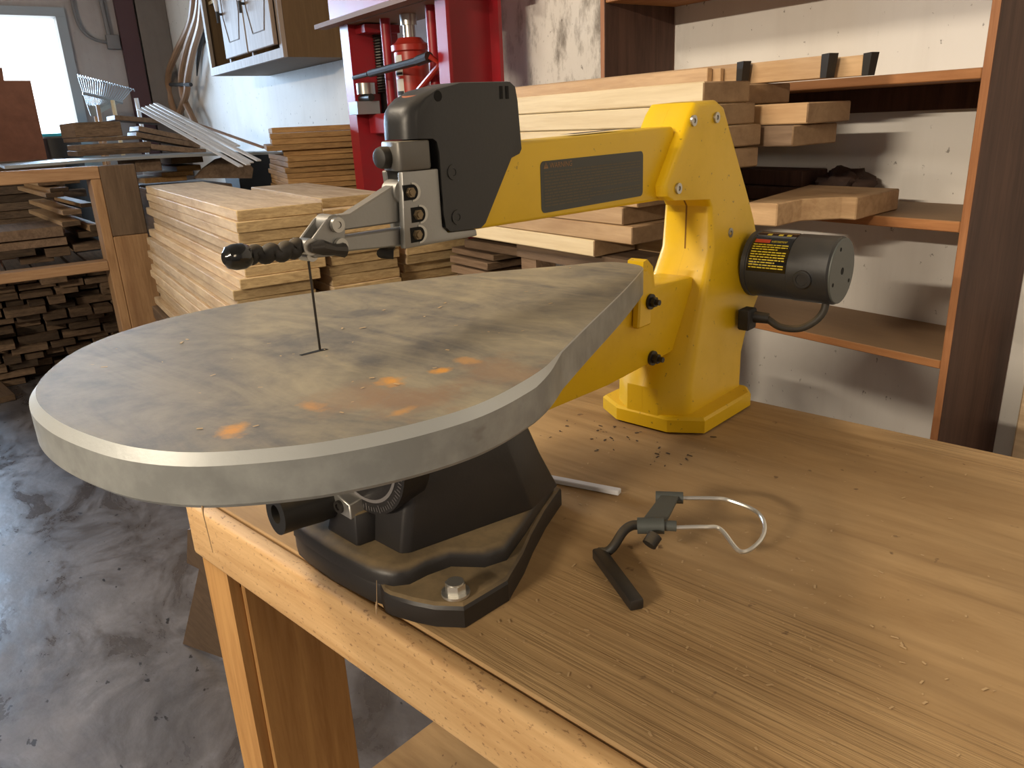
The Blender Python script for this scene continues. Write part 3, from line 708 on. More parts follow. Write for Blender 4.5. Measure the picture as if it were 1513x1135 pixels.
# dark heap of short boards on the floor under the rack
RN = ['lowest', 'second lowest', 'third lowest', 'fourth lowest', 'fifth lowest', 'sixth lowest', 'seventh lowest', 'eighth lowest', 'ninth lowest', 'tenth lowest', 'eleventh lowest', 'twelfth lowest', 'thirteenth lowest', 'fourteenth lowest', 'fifteenth lowest']
CN = ['first', 'second', 'third', 'fourth', 'fifth', 'sixth', 'seventh', 'eighth']
rk2 = random.Random(5)
z = 0.001
for r in range(15):
    th = rk2.uniform(.034, .046); y = -.25 + rk2.uniform(0, .06); cidx = 0
    while y < .60 and cidx < 7:
        w = rk2.uniform(.07, .19)
        board('short_board', 'dark short board in the heap under the rack, %s row, %s from the left' % (RN[r], CN[cidx]), 'board', 'dark heap of short boards under the rack',
              (-4.66 + rk2.uniform(-.11, .07) + .012 * r, y, z), .45 + rk2.uniform(0, .15), w, th - .001 - rk2.uniform(0, .016) * (cidx % 2), 0, ('weathered', 'weathered_end'))
        y += w + rk2.uniform(.004, .02); cidx += 1
    z += th
z = .575
for r in range(12):
    board('short_board', 'dim board end deep inside the rack behind the loose boards, %s counting from the top' % ('topmost' if r == 11 else ORD[11 - r]), 'board', 'dim boards deep inside the rack', (-5.16 + rk2.uniform(-.02, .02), -.1 + rk2.uniform(0, .12), z), .1, .60 + rk2.uniform(-.12, .08), .042, 0, ('weathered', 'weathered_end'))
    z += .0435
# splinters on the floor by the heap
a = at_z(12, 572, 0.0)
board('board', 'loose brown board lying on the concrete in front of the dark heap', 'board', None, (a.x + .3, a.y - .12, .001), .3, .14, .03, rad(8), ('weathered', 'weathered_end'))
board('board', 'thin dark stick lying on the floor beside the dark heap', 'stick', None, (a.x + .35, a.y + .12, .001), .28, .03, .02, rad(-35), ('weathered', 'weathered_end'))
# red-brown panel standing behind the left bar
X = -5.45
pts = [at_x(-20, 100, X), at_x(3, 100, X), at_x(6, 119, X), at_x(45, 119, X), at_x(72, 245, X)]
bm = BM(); prof = [(pts[0].y - .7, pts[0].z)] + [(p.y, p.z) for p in pts] + [(pts[-1].y + .02, .002), (pts[0].y - .7, .002)]
slab_x(bm, [(y, z_) for y, z_ in prof], X - .02, X)
tag(obj('panel', bm, M['panel_red']), 'red brown panel with a notched top standing in front of the window', 'panel')
# pile on top of the rack
uc = lambda x, y: (80 + x / 4.45, 150 + y / 4.45)
def uboard(x0, x1, y0, y1, X, L, lab, mats=('weathered', 'weathered_end'), yaw=0.0, g='boards piled on top of the rack'):
    a0, b0 = uc(x0, y0), uc(x1, y1); return endboard(a0[0], b0[0], a0[1], b0[1], X, L, lab, mats, yaw, g)
uboard(145, 460, 138, 238, -4.55, .35, 'thick dark block on top of the board pile in front of the window', yaw=rad(4))
uboard(160, 585, 240, 268, -4.50, .4, 'dark board right under the thick block on the pile', yaw=rad(3))
uboard(180, 650, 285, 324, -4.45, .4, 'dark board second under the thick block on the pile', yaw=rad(2))
uboard(160, 640, 326, 362, -4.40, .4, 'dark board third under the thick block on the pile')
for i, (x0, y0, x1, y1, h, lab) in enumerate(((400, 95, 740, 122, 26, 'dark board on top of the slanting boards behind the white strips'), (555, 165, 940, 245, 28, 'brown slanting board, upper of three left of the white strips'),
        (540, 205, 960, 280, 28, 'brown slanting board, middle of three left of the white strips'), (640, 285, 1000, 318, 30, 'brown slanting board, lowest of three left of the white strips'))):
    X = -4.6 + .05 * i
    A, B_ = at_x(*uc(x0, y0 + h), X), at_x(*uc(x1, y1 + h), X)
    bm = BM(); L = (B_ - A).length; box(bm, (-.25, 0, 0), (0, L, h / 4.45 / F_PX * 4.6)); bevel(bm, .002, 1)
    tag(obj('board', bm, M['weathered'], loc=A, rot=(math.asin((B_.z - A.z) / L), 0, 0)), lab, 'board', 'slanting boards on top of the rack')
for (x0, x1, y0, y1, X, lab, mt) in ((775, 985, 368, 412, -4.15, 'pinkish sawn block under the pale metal sheet', ('oak', 'oak_end')), (810, 970, 425, 462, -4.13, 'brown board end below the pinkish block', ('weathered', 'gold_end')),
        (710, 920, 468, 500, -4.11, 'pale board end resting low below the pinkish block', ('oak', 'gold')), (600, 880, 506, 540, -4.09, 'flat pale board behind the top of the rack post', ('oak', 'gold')),
        (545, 715, 385, 465, -3.95, 'rounded brown block at the end of the rack top bar', ('weathered', 'weathered'))):
    uboard(x0, x1, y0, y1, X, .45, lab, mt, g='offcuts beside the rack post')
X = -4.05
P = [at_x(*uc(a_, b_), X) for a_, b_ in ((930, 505), (985, 440), (1070, 380), (1170, 350), (1250, 375), (1310, 440), (1300, 505))]
bm = BM(); slab_x(bm, [(p.y, p.z) for p in P], X - .04, X); tag(obj('arched_board', bm, M['weathered']), 'dark arched piece of wood behind the pale plank stack', 'board')
bm = BM(); box(bm, (-4.62, .76, 0), (-3.96, 1.12, .955)); bevel(bm, .004, 1); tag(obj('crate', bm, M['weathered']), 'rough wooden crate under the offcuts behind the rack post', 'crate')
# pale metal sheet over the rack
A, B_ = at_x(8, 246, -3.82), at_x(424, 224, -3.95)
bm = BM(); n = 14
rings = []
for i in range(n + 1):
    s = i / n; y = A.y + (B_.y - A.y) * s; zz = A.z + (B_.z - A.z) * s + .012 * math.sin(s * PI)
    rings.append([(-3.90, y, zz - .012), (-3.90, y, zz), (-4.32, y, zz + .002), (-4.32, y, zz - .010)])
loft(bm, rings); tag(obj('metal_sheet', bm, M['galv']), 'long pale grey metal sheet lying across the rack and lumber', 'sheet')
bm = BM(); a = at_x(385, 236, -4.3); box(bm, (-4.6, a.y - .12, 0), (-4.33, min(a.y + .30, 1.5), 1.085)); bevel(bm, .005, 1); tag(obj('void_box', bm, M['ink']), 'added black box for the dark void under the pale metal sheet', 'locker')  # black box added to make the dark void below the sheet
# bundle of white strips, sloping down to the right
for i, (x0, y0, x1, y1, lab, mt) in enumerate(((205, 163, 352, 246, 'white plastic strip, lowest and frontmost of the sloping bundle', 'white_pl'), (207, 158, 366, 246, 'white plastic strip, second from the bottom of the sloping bundle', 'white_pl'),
        (212, 160, 375, 243, 'white plastic strip in the middle of the sloping bundle', 'white_pl'), (218, 155, 382, 240, 'white plastic strip with open end near the top of the bundle', 'white_pl'),
        (222, 154, 372, 226, 'white plastic strip, uppermost of the sloping bundle', 'white_pl'), (252, 182, 400, 250, 'brown wooden strip lying along the white plastic bundle', 'hose'))):
    A, B_ = at_x(206, 162, -4.55) + Vector((-.02 * i, .025 * i, .007 * i)), at_x(356, 247, -3.62) + Vector((.03 * (i % 2), .025 * i, .007 * i))
    if i >= 4: B_ = A + (B_ - A) * .8
    if i == 5: A += Vector((.25, .06, -.10)); B_ += Vector((.10, .06, -.02))
    d_ = (B_ - A).normalized(); sd = Vector((0, 0, 1)).cross(d_).normalized() * .011; up_ = d_.cross(sd).normalized() * .006
    if up_.z < 0: up_ = -up_
    bm = BM(); hexa(bm, [A - sd, A + sd, B_ + sd, B_ - sd, A - sd + up_, A + sd + up_, B_ + sd + up_, B_ - sd + up_])
    tag(obj('strip', bm, M[mt]), lab, 'strip', 'sloping bundle of strips')
# leaf rake
X = -5.45; rkH = thing('leaf_rake', 'silver leaf rake with fan of thin tines propped beside the window', 'rake', at_x(140, 180, X)); off = at_x(140, 180, X)
for k in range(22):
    s = k / 21; A, Mid, E_ = at_x(135 + 14 * s, 172 - 6 * s, X), at_x(122 + 55 * s, 138 + 12 * s, X), at_x(115 + 80 * s, 111 + 21 * s, X)
    bm = BM(); tube(bm, smooth_path([A - off, Mid - off + Vector((.03, 0, 0)), E_ - off, E_ - off + Vector((.06, .0, -.015))], 4), .0032, 5); obj('tine', bm, M['galv'], rkH)
bm = BM(); A, B_ = at_x(121, 138, X), at_x(180, 152, X); tube(bm, [A - off + Vector((.03, 0, 0)), B_ - off + Vector((.03, 0, 0))], .010, 6); obj('spreader_bar', bm, M['galv'], rkH)
bm = BM(); A = at_x(142, 172, X); B_ = at_x(150, 215, X); B_ = A + (B_ - A) * (A.z / (A.z - B_.z)); tube(bm, [A - off, B_ - off], .013, 8); obj('handle', bm, M['rack'], rkH)
for i, (x0, y0, x1, y1, mt, lab) in enumerate(((144, 155, 149, 178, 'hose', 'brown upright stick behind the thick dark block'), (166, 148, 168, 172, 'cream', 'pale upright stick right of the rake'), (201, 145, 196, 172, 'white_pl', 'white upright stick beside the maroon post'))):
    A, B_ = at_x(x0, y0, -5.35), at_x(x1, y1, -5.35); B_ = Vector((A.x, A.y + .02 * (i - 1), .002)); bm = BM(); tube(bm, [A, B_], .012, 8); tag(obj('stick', bm, M[mt]), lab, 'stick')
# things at the window sill
a, b = at_x(60, 218, -6.4), at_x(97, 196, -6.4)
bm = BM(); box(bm, (-6.7, a.y - .05, 0), (-6.4, b.y, b.z)); bevel(bm, .01, 2); tag(obj('bin', bm, M['teal']), 'teal plastic bin standing under the window', 'bin')
a = at_x(88, 232, -5.6); bm = BM(); lathe(bm, (0, 0, 0), (0, 0, 1), [(0, .10), (a.z + .02, .13), (a.z + .11, .135), (a.z + .12, .12), (a.z + .10, .10)], 24); tag(obj('bucket', bm, M['rubber'], loc=(-5.6, a.y, 0)), 'round black tub between the window and the board pile', 'tub')

# ------------------------------------------------------------------ workbench (saw frame)
TH = rad(12.47)
S0 = Vector((-.568, .2266, .80))
def S(x, y, z=0.0):
    return S0 + Vector((x * math.cos(TH) - y * math.sin(TH), x * math.sin(TH) + y * math.cos(TH), z))
BT = TH - rad(.6)
wb = thing('workbench', 'wooden workbench with plywood top carrying the yellow scroll saw', 'workbench', (S0.x, S0.y, 0), BT)
ZT = .80
BL, BR_, BF, BBk = -.287, 1.5, -.018, .612
bm = BM(); box(bm, (BL, BF + .0005, ZT - .018), (BR_, BBk, ZT)); bevel(bm, .0015, 1); obj('tabletop', bm, M['ply'], wb)
bm = BM(); box(bm, (BL, BF - .019, ZT - .066), (BR_, BF, ZT - .001)); bevel(bm, .005, 3); obj('front_rail', bm, M['fir'], wb)
bm = BM(); box(bm, (BL, BF + .0005, ZT - .095), (BL + .02, BBk, ZT - .0185)); obj('end_rail', bm, M['fir'], wb)
bm = BM(); box(bm, (BL + .02, BBk - .02, ZT - .095), (BR_, BBk, ZT - .0185)); obj('back_rail', bm, M['fir'], wb)
for x0 in (BL + .004, BR_ - .08):
    bm = BM(); box(bm, (x0, BF - .012, 0), (x0 + .056, BF + .0, ZT - .0665)); box(bm, (x0 + .017, BF, 0), (x0 + .0555, BF + .0885, ZT - .096)); obj('leg', bm, M['fir_v'], wb, False)
    bm = BM(); box(bm, (x0 + .056, BF + .0005, 0), (x0 + .0615, BF + .115, ZT - .019)); bevel(bm, .002, 1); obj('leg', bm, M['fir_v'], wb)
    bm = BM(); box(bm, (x0, BBk - .11, 0), (x0 + .05, BBk - .021, ZT - .019)); bevel(bm, .002, 1); obj('leg', bm, M['fir_v'], wb)
bm = BM(); box(bm, (BL + .066, BF + .10, .33), (BR_ - .1, BBk - .022, .35)); obj('lower_shelf', bm, M['ply'], wb)
bm = BM(); box(bm, (BL + .066, BF + .10, .28), (BR_ - .1, BF + .12, .3295)); obj('shelf_rail', bm, M['fir'], wb)

# dark plank leaning on the bench end
def leanpt(px, py, frac):
    y = .05 + .20 * frac   # saw frame depth
    o0 = Vector((CAM.x, CAM.y, CAM.z)); r = ray(px, py)
    ny = Vector((-math.sin(TH), math.cos(TH), 0)); pl = S(0, y, 0)
    return o0 + r * ((pl - o0).dot(ny) / r.dot(ny))
P = [leanpt(277, 783, .13), leanpt(276, 832, .30), leanpt(294, 841, .30), leanpt(281, 1002, 1.0), leanpt(345, 978, 1.0), leanpt(330, 783, .05)]
for p in P: p.z = max(p.z, .004)
nrm_ = Vector((-.3, .9, .2)).normalized() * .018
bm = BM(); loft(bm, [P, [p + nrm_ for p in P]])
tag(obj('plank', bm, M['brown_post']), 'dark brown plank leaning behind the left leg of the workbench', 'plank')

# ------------------------------------------------------------------ scroll saw
saw = thing('scroll_saw', 'yellow and black scroll saw with dusty grey table on the workbench', 'scroll saw', S0, TH)
# table
TP = [(.050, .354), (.089, .264), (.138, .142), (.165, .076), (.181, .036), (.190, -.004), (.1935, -.034), (.192, -.058), (.185, -.088), (.173, -.118), (.156, -.146), (.124, -.180), (.088, -.199), (.046, -.208), (-.003, -.211), (-.055, -.205), (-.103, -.187),
      (-.155, -.150), (-.188, -.108), (-.208, -.055), (-.212, -.005), (-.203, .045), (-.178, .120), (-.140, .205), (-.085, .298), (-.048, .350), (-.030, .380), (-.012, .394), (.012, .395), (.034, .384)]
def closed_spline(P, n):
    out = []; N = len(P)
    for i in range(N):
        a, b, c_, d_ = (Vector(P[(i + k - 1) % N]) for k in range(4))
        for k in range(n):
            u = k / n; q = .5 * ((2 * b) + (c_ - a) * u + (2 * a - 5 * b + 4 * c_ - d_) * u * u + (3 * b - a - 3 * c_ + d_) * u ** 3)
            out.append((q.x, q.y))
    return out
in1 = closed_spline(list(reversed(TP)), 6)
def outset(p, fn):
    n = len(p); q = []
    for i in range(n):
        a, b, c_ = Vector(p[i - 1]), Vector(p[i]), Vector(p[(i + 1) % n])
        e = (c_ - a).normalized(); d = fn(b); q.append((b.x + e.y * d, b.y - e.x * d))
    return q
ZT_ = .220
def cham(b): return .0008 + .0044 * min(1, max(0, (.075 - b.y) / .06))
outer = outset(in1, cham)
zs = [ZT_ - .0008 - .0052 * min(1, max(0, (.075 - y) / .06)) for x, y in in1]
und = outset(outer, lambda b: -.002)
bm = BM()
loft(bm, [[(x, y, .1885) for x, y in und], [(x, y, .191) for x, y in outer], [(x, y, z) for (x, y), z in zip(outer, zs)], [(x, y, ZT_) for x, y in in1]])
obj('table', bm, M['table'], saw, True, 28)
bm = BM(); prism(bm, [(.0065, -.043), (.0100, -.043), (.0125, -.021), (.0075, -.021)], ZT_ - .003, ZT_ + .0003); obj('blade_slot', bm, M['hole'], saw)
# blade
bm = BM(); box(bm, (.0088, -.0270, .175), (.0094, -.0252, .298)); obj('blade', bm, M['dark_steel'], saw)

# lower arm and table bracket
bm = BM()
prof = [(.47, .098), (.33, .092), (.17, .096), (.11, .125), (.10, .165), (.13, .185), (.396, .186), (.404, .192), (.515, .186), (.515, .17)]
slab_x(bm, prof, -.0255, .0255); bevel(bm, .004, 2); obj('lower_arm', bm, M['yellow'], saw)
bm = BM(); slab_x(bm, [(.375, .150), (.402, .150), (.402, .206), (.392, .216), (.38, .216)], .0258, .036); bevel(bm, .002, 1)
slab_x(bm, [(.398, .188), (.425, .188), (.420, .214), (.408, .224), (.400, .2225)], .004, .0254); obj('table_bracket', bm, M['yellow'], saw)
def hexbolt(p, axis, r, h, nm, par, m='dark_steel', washer=True):
    bm = BM(); p = Vector(p); ax = Vector(axis)
    if washer: cyl(bm, p, p + ax * (h * .3), r * 1.5, seg=20)
    cyl(bm, p + ax * (h * .3), p + ax * h, r, seg=6); cyl(bm, p + ax * h, p + ax * (h * 1.6), r * .55, seg=14)
    return obj(nm, bm, M[m], par, True, 30)
hexbolt((.0362, .398, .178), (1, 0, 0), .006, .008, 'bolt', saw)
hexbolt((.0257, .420, .103), (1, 0, 0), .006, .010, 'bolt', saw)

# rear post: two shells that meet at the centre line
prof = [  # y front at centre, z, then back
    (.440, .018, 'f'), (.440, .056, 'f'), (.536, .216, 'f'), (.537, .270, 'f'), (.529, .279, 'f'), (.446, .286, 'f'), (.432, .292, 'f'), (.430, .304, 'f'), (.486, .382, 'f'), (.497, .392, 'f'),
    (.545, .394, 't'), (.566, .386, 'b'), (.573, .376, 'b'), (.643, .272, 'b'), (.662, .24, 'b'), (.672, .20, 'b'), (.660, .14, 'b'), (.622, .105, 'b'), (.606, .07, 'b'), (.603, .018, 'b')]
def halfw(z):
    if z > .245: return .0335
    if z > .12: return .0335 + (.052 - .0335) * (.245 - z) / .125
    return .052 + .003 * (.12 - z) / .12
def post_ring(f):
    rr = []
    for y, z, k in prof:
        w = halfw(z); dy = 0.0; dz = 0.0
        if k == 'f':
            low = 1.0 if z < .1 else max(0.0, (.225 - z) / .125)
            if abs(f) > .42: dy += .024 * low * ((abs(f) - .42) / .58)
        r_ = .0075; tt = (1 - abs(f)) * w
        ins = r_ - math.sqrt(max(0.0, r_ * r_ - (r_ - tt) ** 2)) if tt < r_ else 0.0
        if k == 'f': dy += ins
        elif k == 'b': dy -= ins
        if z > .37: dz -= ins
        rr.append((f * w, y + dy, z + dz))
    return rr
def half(sign):
    bm = BM(); loft(bm, [post_ring(sign * f) for f in (.0015, .42, .80, .87, .93, .97, .99, 1.0)]); return bm
obj('post_shell', half(1), M['yellow'], saw, True, 30)
obj('post_shell', half(-1), M['yellow'], saw, True, 30)
bm = BM(); rr = [(y, z) for y, z, k in prof]
cy_, cz_ = .53, .2
loft(bm, [[(x, cy_ + (y - cy_) * .9965, cz_ + (z - cz_) * .9965) for y, z in rr] for x in (-.0012, .0012)]); obj('seam', bm, M['seam'], saw, False)
bm = BM(); oc = [(-.038, .438), (.038, .438), (.077, .462), (.078, .585), (.062, .607), (-.062, .607), (-.078, .585), (-.077, .462)]
loft(bm, [[(x, y, .003) for x, y in oc], [(x, y, .019) for x, y in oc], [(x * .96, .5225 + (y - .5225) * .96, .022) for x, y in oc]]); obj('post_foot', bm, M['yellow'], saw, True, 25)
bm = BM()
for x, y in ((.055, .47), (-.055, .47), (.05, .585), (-.05, .585)): cyl(bm, (x, y, .0003), (x, y, .0032), .014)
obj('rubber_pads', bm, M['rubber'], saw)
def capscrew(p, ax, r, par):
    bm = BM(); p = Vector(p); ax = Vector(ax); ring(bm, p, ax, .0025, r * .45, r, 20); cyl(bm, p, p + ax * .0015, r * .5, seg=6); return obj('screw', bm, M['steel'], par)
for y, z in ((.487, .372), (.541, .374), (.457, .299), (.585, .232)):
    capscrew((halfw(z) + .0002, y, z), (1, 0, 0), .0062, saw)

# upper arm
bm = BM(); slab_x(bm, [(.105, .292), (.47, .286), (.47, .362), (.466, .367), (.105, .361)], -.0125, .0205); bevel(bm, .0035, 3); obj('upper_arm', bm, M['yellow'], saw)
def rrect(y0, y1, z0, z1, r, skew=0.0):
    p = []
    for cy0, cz0, a0 in ((y1 - r, z1 - r, 0), (y0 + r, z1 - r, 90), (y0 + r, z0 + r, 180), (y1 - r, z0 + r, 270)):
        for k in range(6):
            a = rad(a0 + 90 * k / 5); p.append((cy0 + r * math.cos(a), cz0 + r * math.sin(a)))
    return p
bm = BM(); slab_x(bm, rrect(.229, .404, .2955, .3435, .005), .0205, .0209); wl = obj('warning_label', bm, M['label_grey'], saw, False)
bm = BM(); XL = .0211
f1 = lambda u, v: (XL, .2425 + u, .3365 + v)
add_text(bm, 'WARNING', .0072, f1)
V = [bm.verts.new((XL, y, z)) for y, z in ((.2335, .3365), (.2405, .3365), (.2370, .3425))]; bm.faces.new(V); obj('warning_lettering', bm, M['label_orange'], wl, False)
bm = BM(); V = [bm.verts.new((XL + .0001, y, z)) for y, z in ((.2364, .3380), (.2376, .3380), (.2374, .3412), (.2366, .3412))]; bm.faces.new(V); obj('exclamation_mark', bm, M['label_grey'], wl, False)
bm = BM(); rl = random.Random(3)
for i in range(12):
    z = .3325 - i * .00285; y = .234; end = .398 if i not in (3, 8, 11) else .398 - .03 * (1 + i % 3)
    while y < end:
        w = rl.uniform(.003, .011); V = [bm.verts.new(p) for p in ((XL, y, z), (XL, min(y + w, end), z), (XL, min(y + w, end), z + .0014), (XL, y, z + .0014))]; bm.faces.new(V); y += w + .0013
obj('small_print', bm, M['label_text'], wl, False)
bm = BM(); V = [bm.verts.new(p) for p in ((-.002, .288, .3652), (.016, .288, .3652), (.016, .365, .3667), (-.002, .365, .3667))]
for vv in V: vv.co.z += .0006
bm.faces.new(V); obj('top_label', bm, M['ink'], saw, False)

# black head cover
HP = [(.069, .3705, 1), (.0695, .383, 1), (.071, .391, 1), (.0755, .3965, 1), (.084, .4015, .6), (.101, .4075, 0), (.128, .4125, 0), (.188, .4135, 0), (.1945, .4095, 0), (.197, .398, 0), (.2, .3565, 0), (.197, .3525, 0), (.186, .3495, 0), (.148, .2965, 0), (.142, .293, 0), (.1055, .2945, 0), (.1005, .2985, 0), (.099, .309, 0), (.099, .359, 0), (.097, .3675, 0), (.093, .370, 0)]
HX0, HX1 = -.0145, .0242
bm = BM(); rings = []
for f in (-1, -.985, -.93, -.8, -.6, -.3, 0, .3, .6, .8, .93, .985, 1):
    rg = []
    g = abs(f); s_ = .0085 * max(0.0, (g - .45) / .55) ** 2.2
    for y, z, k in HP:
        dz = -.002 if g == 1 and z > .39 else (-.0006 if g > .9 and z > .39 else 0)
        dy = -.002 if g == 1 and y > .18 else 0
        rg.append(((HX0 + HX1) / 2 + f * (HX1 - HX0) / 2, y + s_ * k + dy, z + dz))
    rings.append(rg)
loft(bm, rings); obj('head_cover', bm, M['black'], saw, True, 38)
bm = BM(); P0 = Vector((.004, .099, .4036)); AX = Vector((0, -.27, .96)).normalized()
lathe(bm, P0, AX, [(0, .0165), (.0014, .0165), (.0024, .013)], 28); obj('top_cap', bm, M['cap_red'], saw)
bm = BM(); cyl(bm, (.0235, .1015, .4020), (.0246, .1015, .4020), .0042, seg=18); obj('cover_hole', bm, M['hole'], saw)
for y, z in ((.1125, .3425), (.114, .3055)):
    bm = BM(); p = Vector((.0242, y, z)); ring(bm, p, (1, 0, 0), .0009, .003, .0062, 22); cyl(bm, p, p + Vector((.0005, 0, 0)), .003, seg=6); obj('cover_screw', bm, M['black'], saw)
bm = BM(); box(bm, (.0238, .174, .399), (.0247, .1775, .4095)); box(bm, (.0238, .1815, .399), (.0247, .185, .4095)); obj('vent_slits', bm, M['hole'], saw)

# aluminium front housing with a slot for the blade arms
CR = .0228
chk = [(.0595, .3465), (.0555, .287), (.1385, .2865), (.1375, .2925), (.104, .2940), (.098, .2995), (.098, .3465)]
bm = BM(); slab_x(bm, chk, .0165, CR); bevel(bm, .0012, 2); obj('housing_cheek', bm, M['alu'], saw)
bm = BM(); slab_x(bm, [(.070, .3465), (.074, .290), (.098, .290), (.098, .3465)], -.0165, -.0105); bevel(bm, .001, 1); obj('housing_cheek', bm, M['alu'], saw)
bm = BM(); slab_x(bm, [(.084, .3463), (.084, .288), (.098, .288), (.098, .3463)], -.0103, .0163); obj('housing_web', bm, M['alu'], saw)
bm = BM(); prism(bm, chaikin([(-.0165, .0985), (-.0165, .073), (-.008, .066), (.016, .0585), (CR + .0004, .0615), (CR + .0004, .0985)], 1), .3468, .3695); bevel(bm, .0016, 2, 40); obj('housing_cap', bm, M['alu_dusty'], saw)
for i, (y, z) in enumerate(((.0650, .3305), (.0710, .3125), (.0685, .2968))):
    p = Vector((CR, y, z))
    hp = [(y - .0062, z - .0060), (y + .003, z - .0060)] + [(y + .003 + .0060 * math.cos(a), z + .0060 * math.sin(a)) for a in [rad(-75 + 150 * k / 10) for k in range(11)]] + [(y + .003, z + .0060), (y - .0062, z + .0060)]
    bm = BM(); slab_x(bm, hp, CR - .001, CR + .0004); obj('pocket', bm, M['hole'], saw, False)  # flat black plate stands in for the shaded inside of the recess
    arc = [rad(-95 + 190 * k / 14) for k in range(15)]
    cres = [(y + .003 + .0082 * math.cos(a), z + .0074 * math.sin(a)) for a in arc] + [(y + .003 + .0055 * math.cos(a), z + .0060 * math.sin(a)) for a in reversed(arc)]
    bm = BM(); slab_x(bm, cres, CR - .001, CR + .0007); obj('pocket_highlight', bm, M['steel'], saw, False)  # steel crescent drawn in as the highlight along the pocket edge
    bm = BM(); cyl(bm, p + Vector((.0004, 0, 0)), p + Vector((.0032, 0, 0)), .0042, seg=6); cyl(bm, p + Vector((.0032, 0, 0)), p + Vector((.0045, 0, 0)), .0026, seg=14); obj('bolt', bm, M['brass_bolt'], saw)
# adjustment knob at the head front
bm = BM(); lathe(bm, (.003, .069, .3575), (0, -1, 0), [(0, .0052), (.003, .0052), (.0032, .0080), (.005, .0086), (.013, .0086), (.0155, .0078), (.0165, .0055)], 26); obj('front_knob', bm, M['rubber'], saw)

# blade arms
def bossed(name, pts, thick, bosses, m, x0=0.009):
    bm = BM(); slab_x(bm, pts, x0 - thick, x0 + thick); bevel(bm, .0012, 1)
    for y, z, r, t_h in bosses: cyl(bm, (x0 - t_h, y, z), (x0 + t_h, y, z), r, seg=24)
    return obj(name, bm, M[m], saw)
bossed('upper_blade_arm', [(-.006, .3195), (.012, .3195), (.066, .340), (.071, .338), (.071, .307), (-.006, .308)], .006, ((-.005, .3135, .0074, .0078), (.064, .331, .0095, .0085)), 'alu')
bossed('lower_blade_arm', [(-.004, .3035), (.071, .3025), (.071, .2875), (-.004, .2925)], .0065, ((-.004, .298, .0062, .0075),), 'alu')
bm = BM()
for xo in (.0005, .0155): slab_x(bm, [(-.012, .318), (.000, .3205), (.004, .312), (.001, .295), (-.010, .291), (-.027, .292), (-.031, .299), (-.026, .306)], xo, xo + .003)
bevel(bm, .0008, 1); obj('blade_link', bm, M['alu'], saw)
for y, z in ((-.005, .3135), (-.004, .298)):
    bm = BM(); ring(bm, (.0188, y, z), (1, 0, 0), .0035, .0026, .0056, 20); cyl(bm, (.0188, y, z), (.0215, y, z), .0027, seg=6); obj('pivot_bolt', bm, M['steel'], saw)
bm = BM(); cyl(bm, (.008, -.029, .3005), (.0195, -.029, .3005), .0062, seg=18); cyl(bm, (.003, -.0268, .294), (.0165, -.0268, .294), .0048, seg=16); obj('blade_clamp', bm, M['steel'], saw)
bm = BM(); tube(bm, smooth_path([(.0205, -.032, .299), (.0225, -.022, .2995), (.0225, -.012, .2965), (.022, -.002, .2955)], 5), [.0035] + [.0055] * 5 + [.0048] * 5 + [.006] * 5, 8) if False else tube(bm, [(.0205, -.030, .300), (.0225, -.022, .2995), (.0228, -.013, .2965), (.022, -.003, .2945)], [.0032, .0058, .0042, .0056], 10)
obj('wing_screw', bm, M['dark_steel'], saw)
# twisted tension lever with bulb end
bm = BM(); pts, rr_ = [], []
for k in range(61):
    s = k / 60; pts.append((.010 + .004 * math.sin(s * 5), -.033 - .042 * s, .3005 - .0008 * math.sin(s * PI) + .0018 * math.sin(s * 26))); rr_.append(.0046 + .0016 * abs(math.sin(s * PI * 4)))
tube(bm, pts, rr_, 14); obj('tension_lever', bm, M['rubber'], saw)
bm = BM(); lathe(bm, (.0105, -.072, .3005), (-.1, -1, .02), [(0, .0048), (.002, .0074), (.006, .0090), (.012, .0090), (.017, .0074), (.0195, .004)], 24); obj('lever_bulb', bm, M['gloss_black'], saw)
bm = BM(); tube(bm, [(-.004, .062, .286), (.006, .045, .284), (.012, .052, .283)], .0045, 10); obj('blower_nozzle', bm, M['rubber'], saw)

# motor
MY, MZ, MR = .642, .184, .0425
mo = bpy.data.objects.new('motor', None)
bm = BM(); lathe(bm, (.046, MY, MZ), (1, 0, 0), [(0, MR + .001), (.006, MR + .001), (.0065, MR), (.062, MR), (.0625, MR + .0006), (.112, MR + .0006), (.1145, MR - .001)], 56); mt_ = obj('motor', bm, M['motor'], saw, True, 30)
bm = BM(); lathe(bm, (.1606, MY, MZ), (1, 0, 0), [(0, MR - .0012), (.0016, MR - .0012), (.0022, MR - .002)], 56); md = obj('end_plate', bm, M['disc_grey'], mt_)
bm = BM()
cyl(bm, (.1627, MY, MZ), (.1631, MY, MZ), .0046, seg=18)
for a in (-32, 112, 205): cyl(bm, (.1627, MY + .031 * math.cos(rad(a)), MZ + .031 * math.sin(rad(a))), (.1631, MY + .031 * math.cos(rad(a)), MZ + .031 * math.sin(rad(a))), .0026, seg=12)
obj('screw_holes', bm, M['hole'], md, False)
bm = BM(); lathe(bm, (.130, MY - MR + .002, MZ - .006), (0, -1, -.12), [(0, .0115), (.005, .0115), (.0058, .0105), (.0060, .0075), (.0048, .007), (.0048, .001)], 26); bc = obj('brush_cap', bm, M['motor'], mt_)
def cyp(x, ang, r): return (x, MY - r * math.cos(ang), MZ + r * math.sin(ang))
def cpatch(bm, x0, x1, a0, a1, r, n=10):
    A = [bm.verts.new(cyp(x, a0 + (a1 - a0) * i / n, r)) for x in (x0, x1) for i in range(n + 1)]
    for i in range(n): bm.faces.new((A[i], A[i + 1], A[n + 2 + i], A[n + 1 + i]))
bm = BM(); cpatch(bm, .0545, .1075, rad(-2), rad(92), MR + .0009, 24); ml = obj('motor_label', bm, M['gloss_black'], mt_)
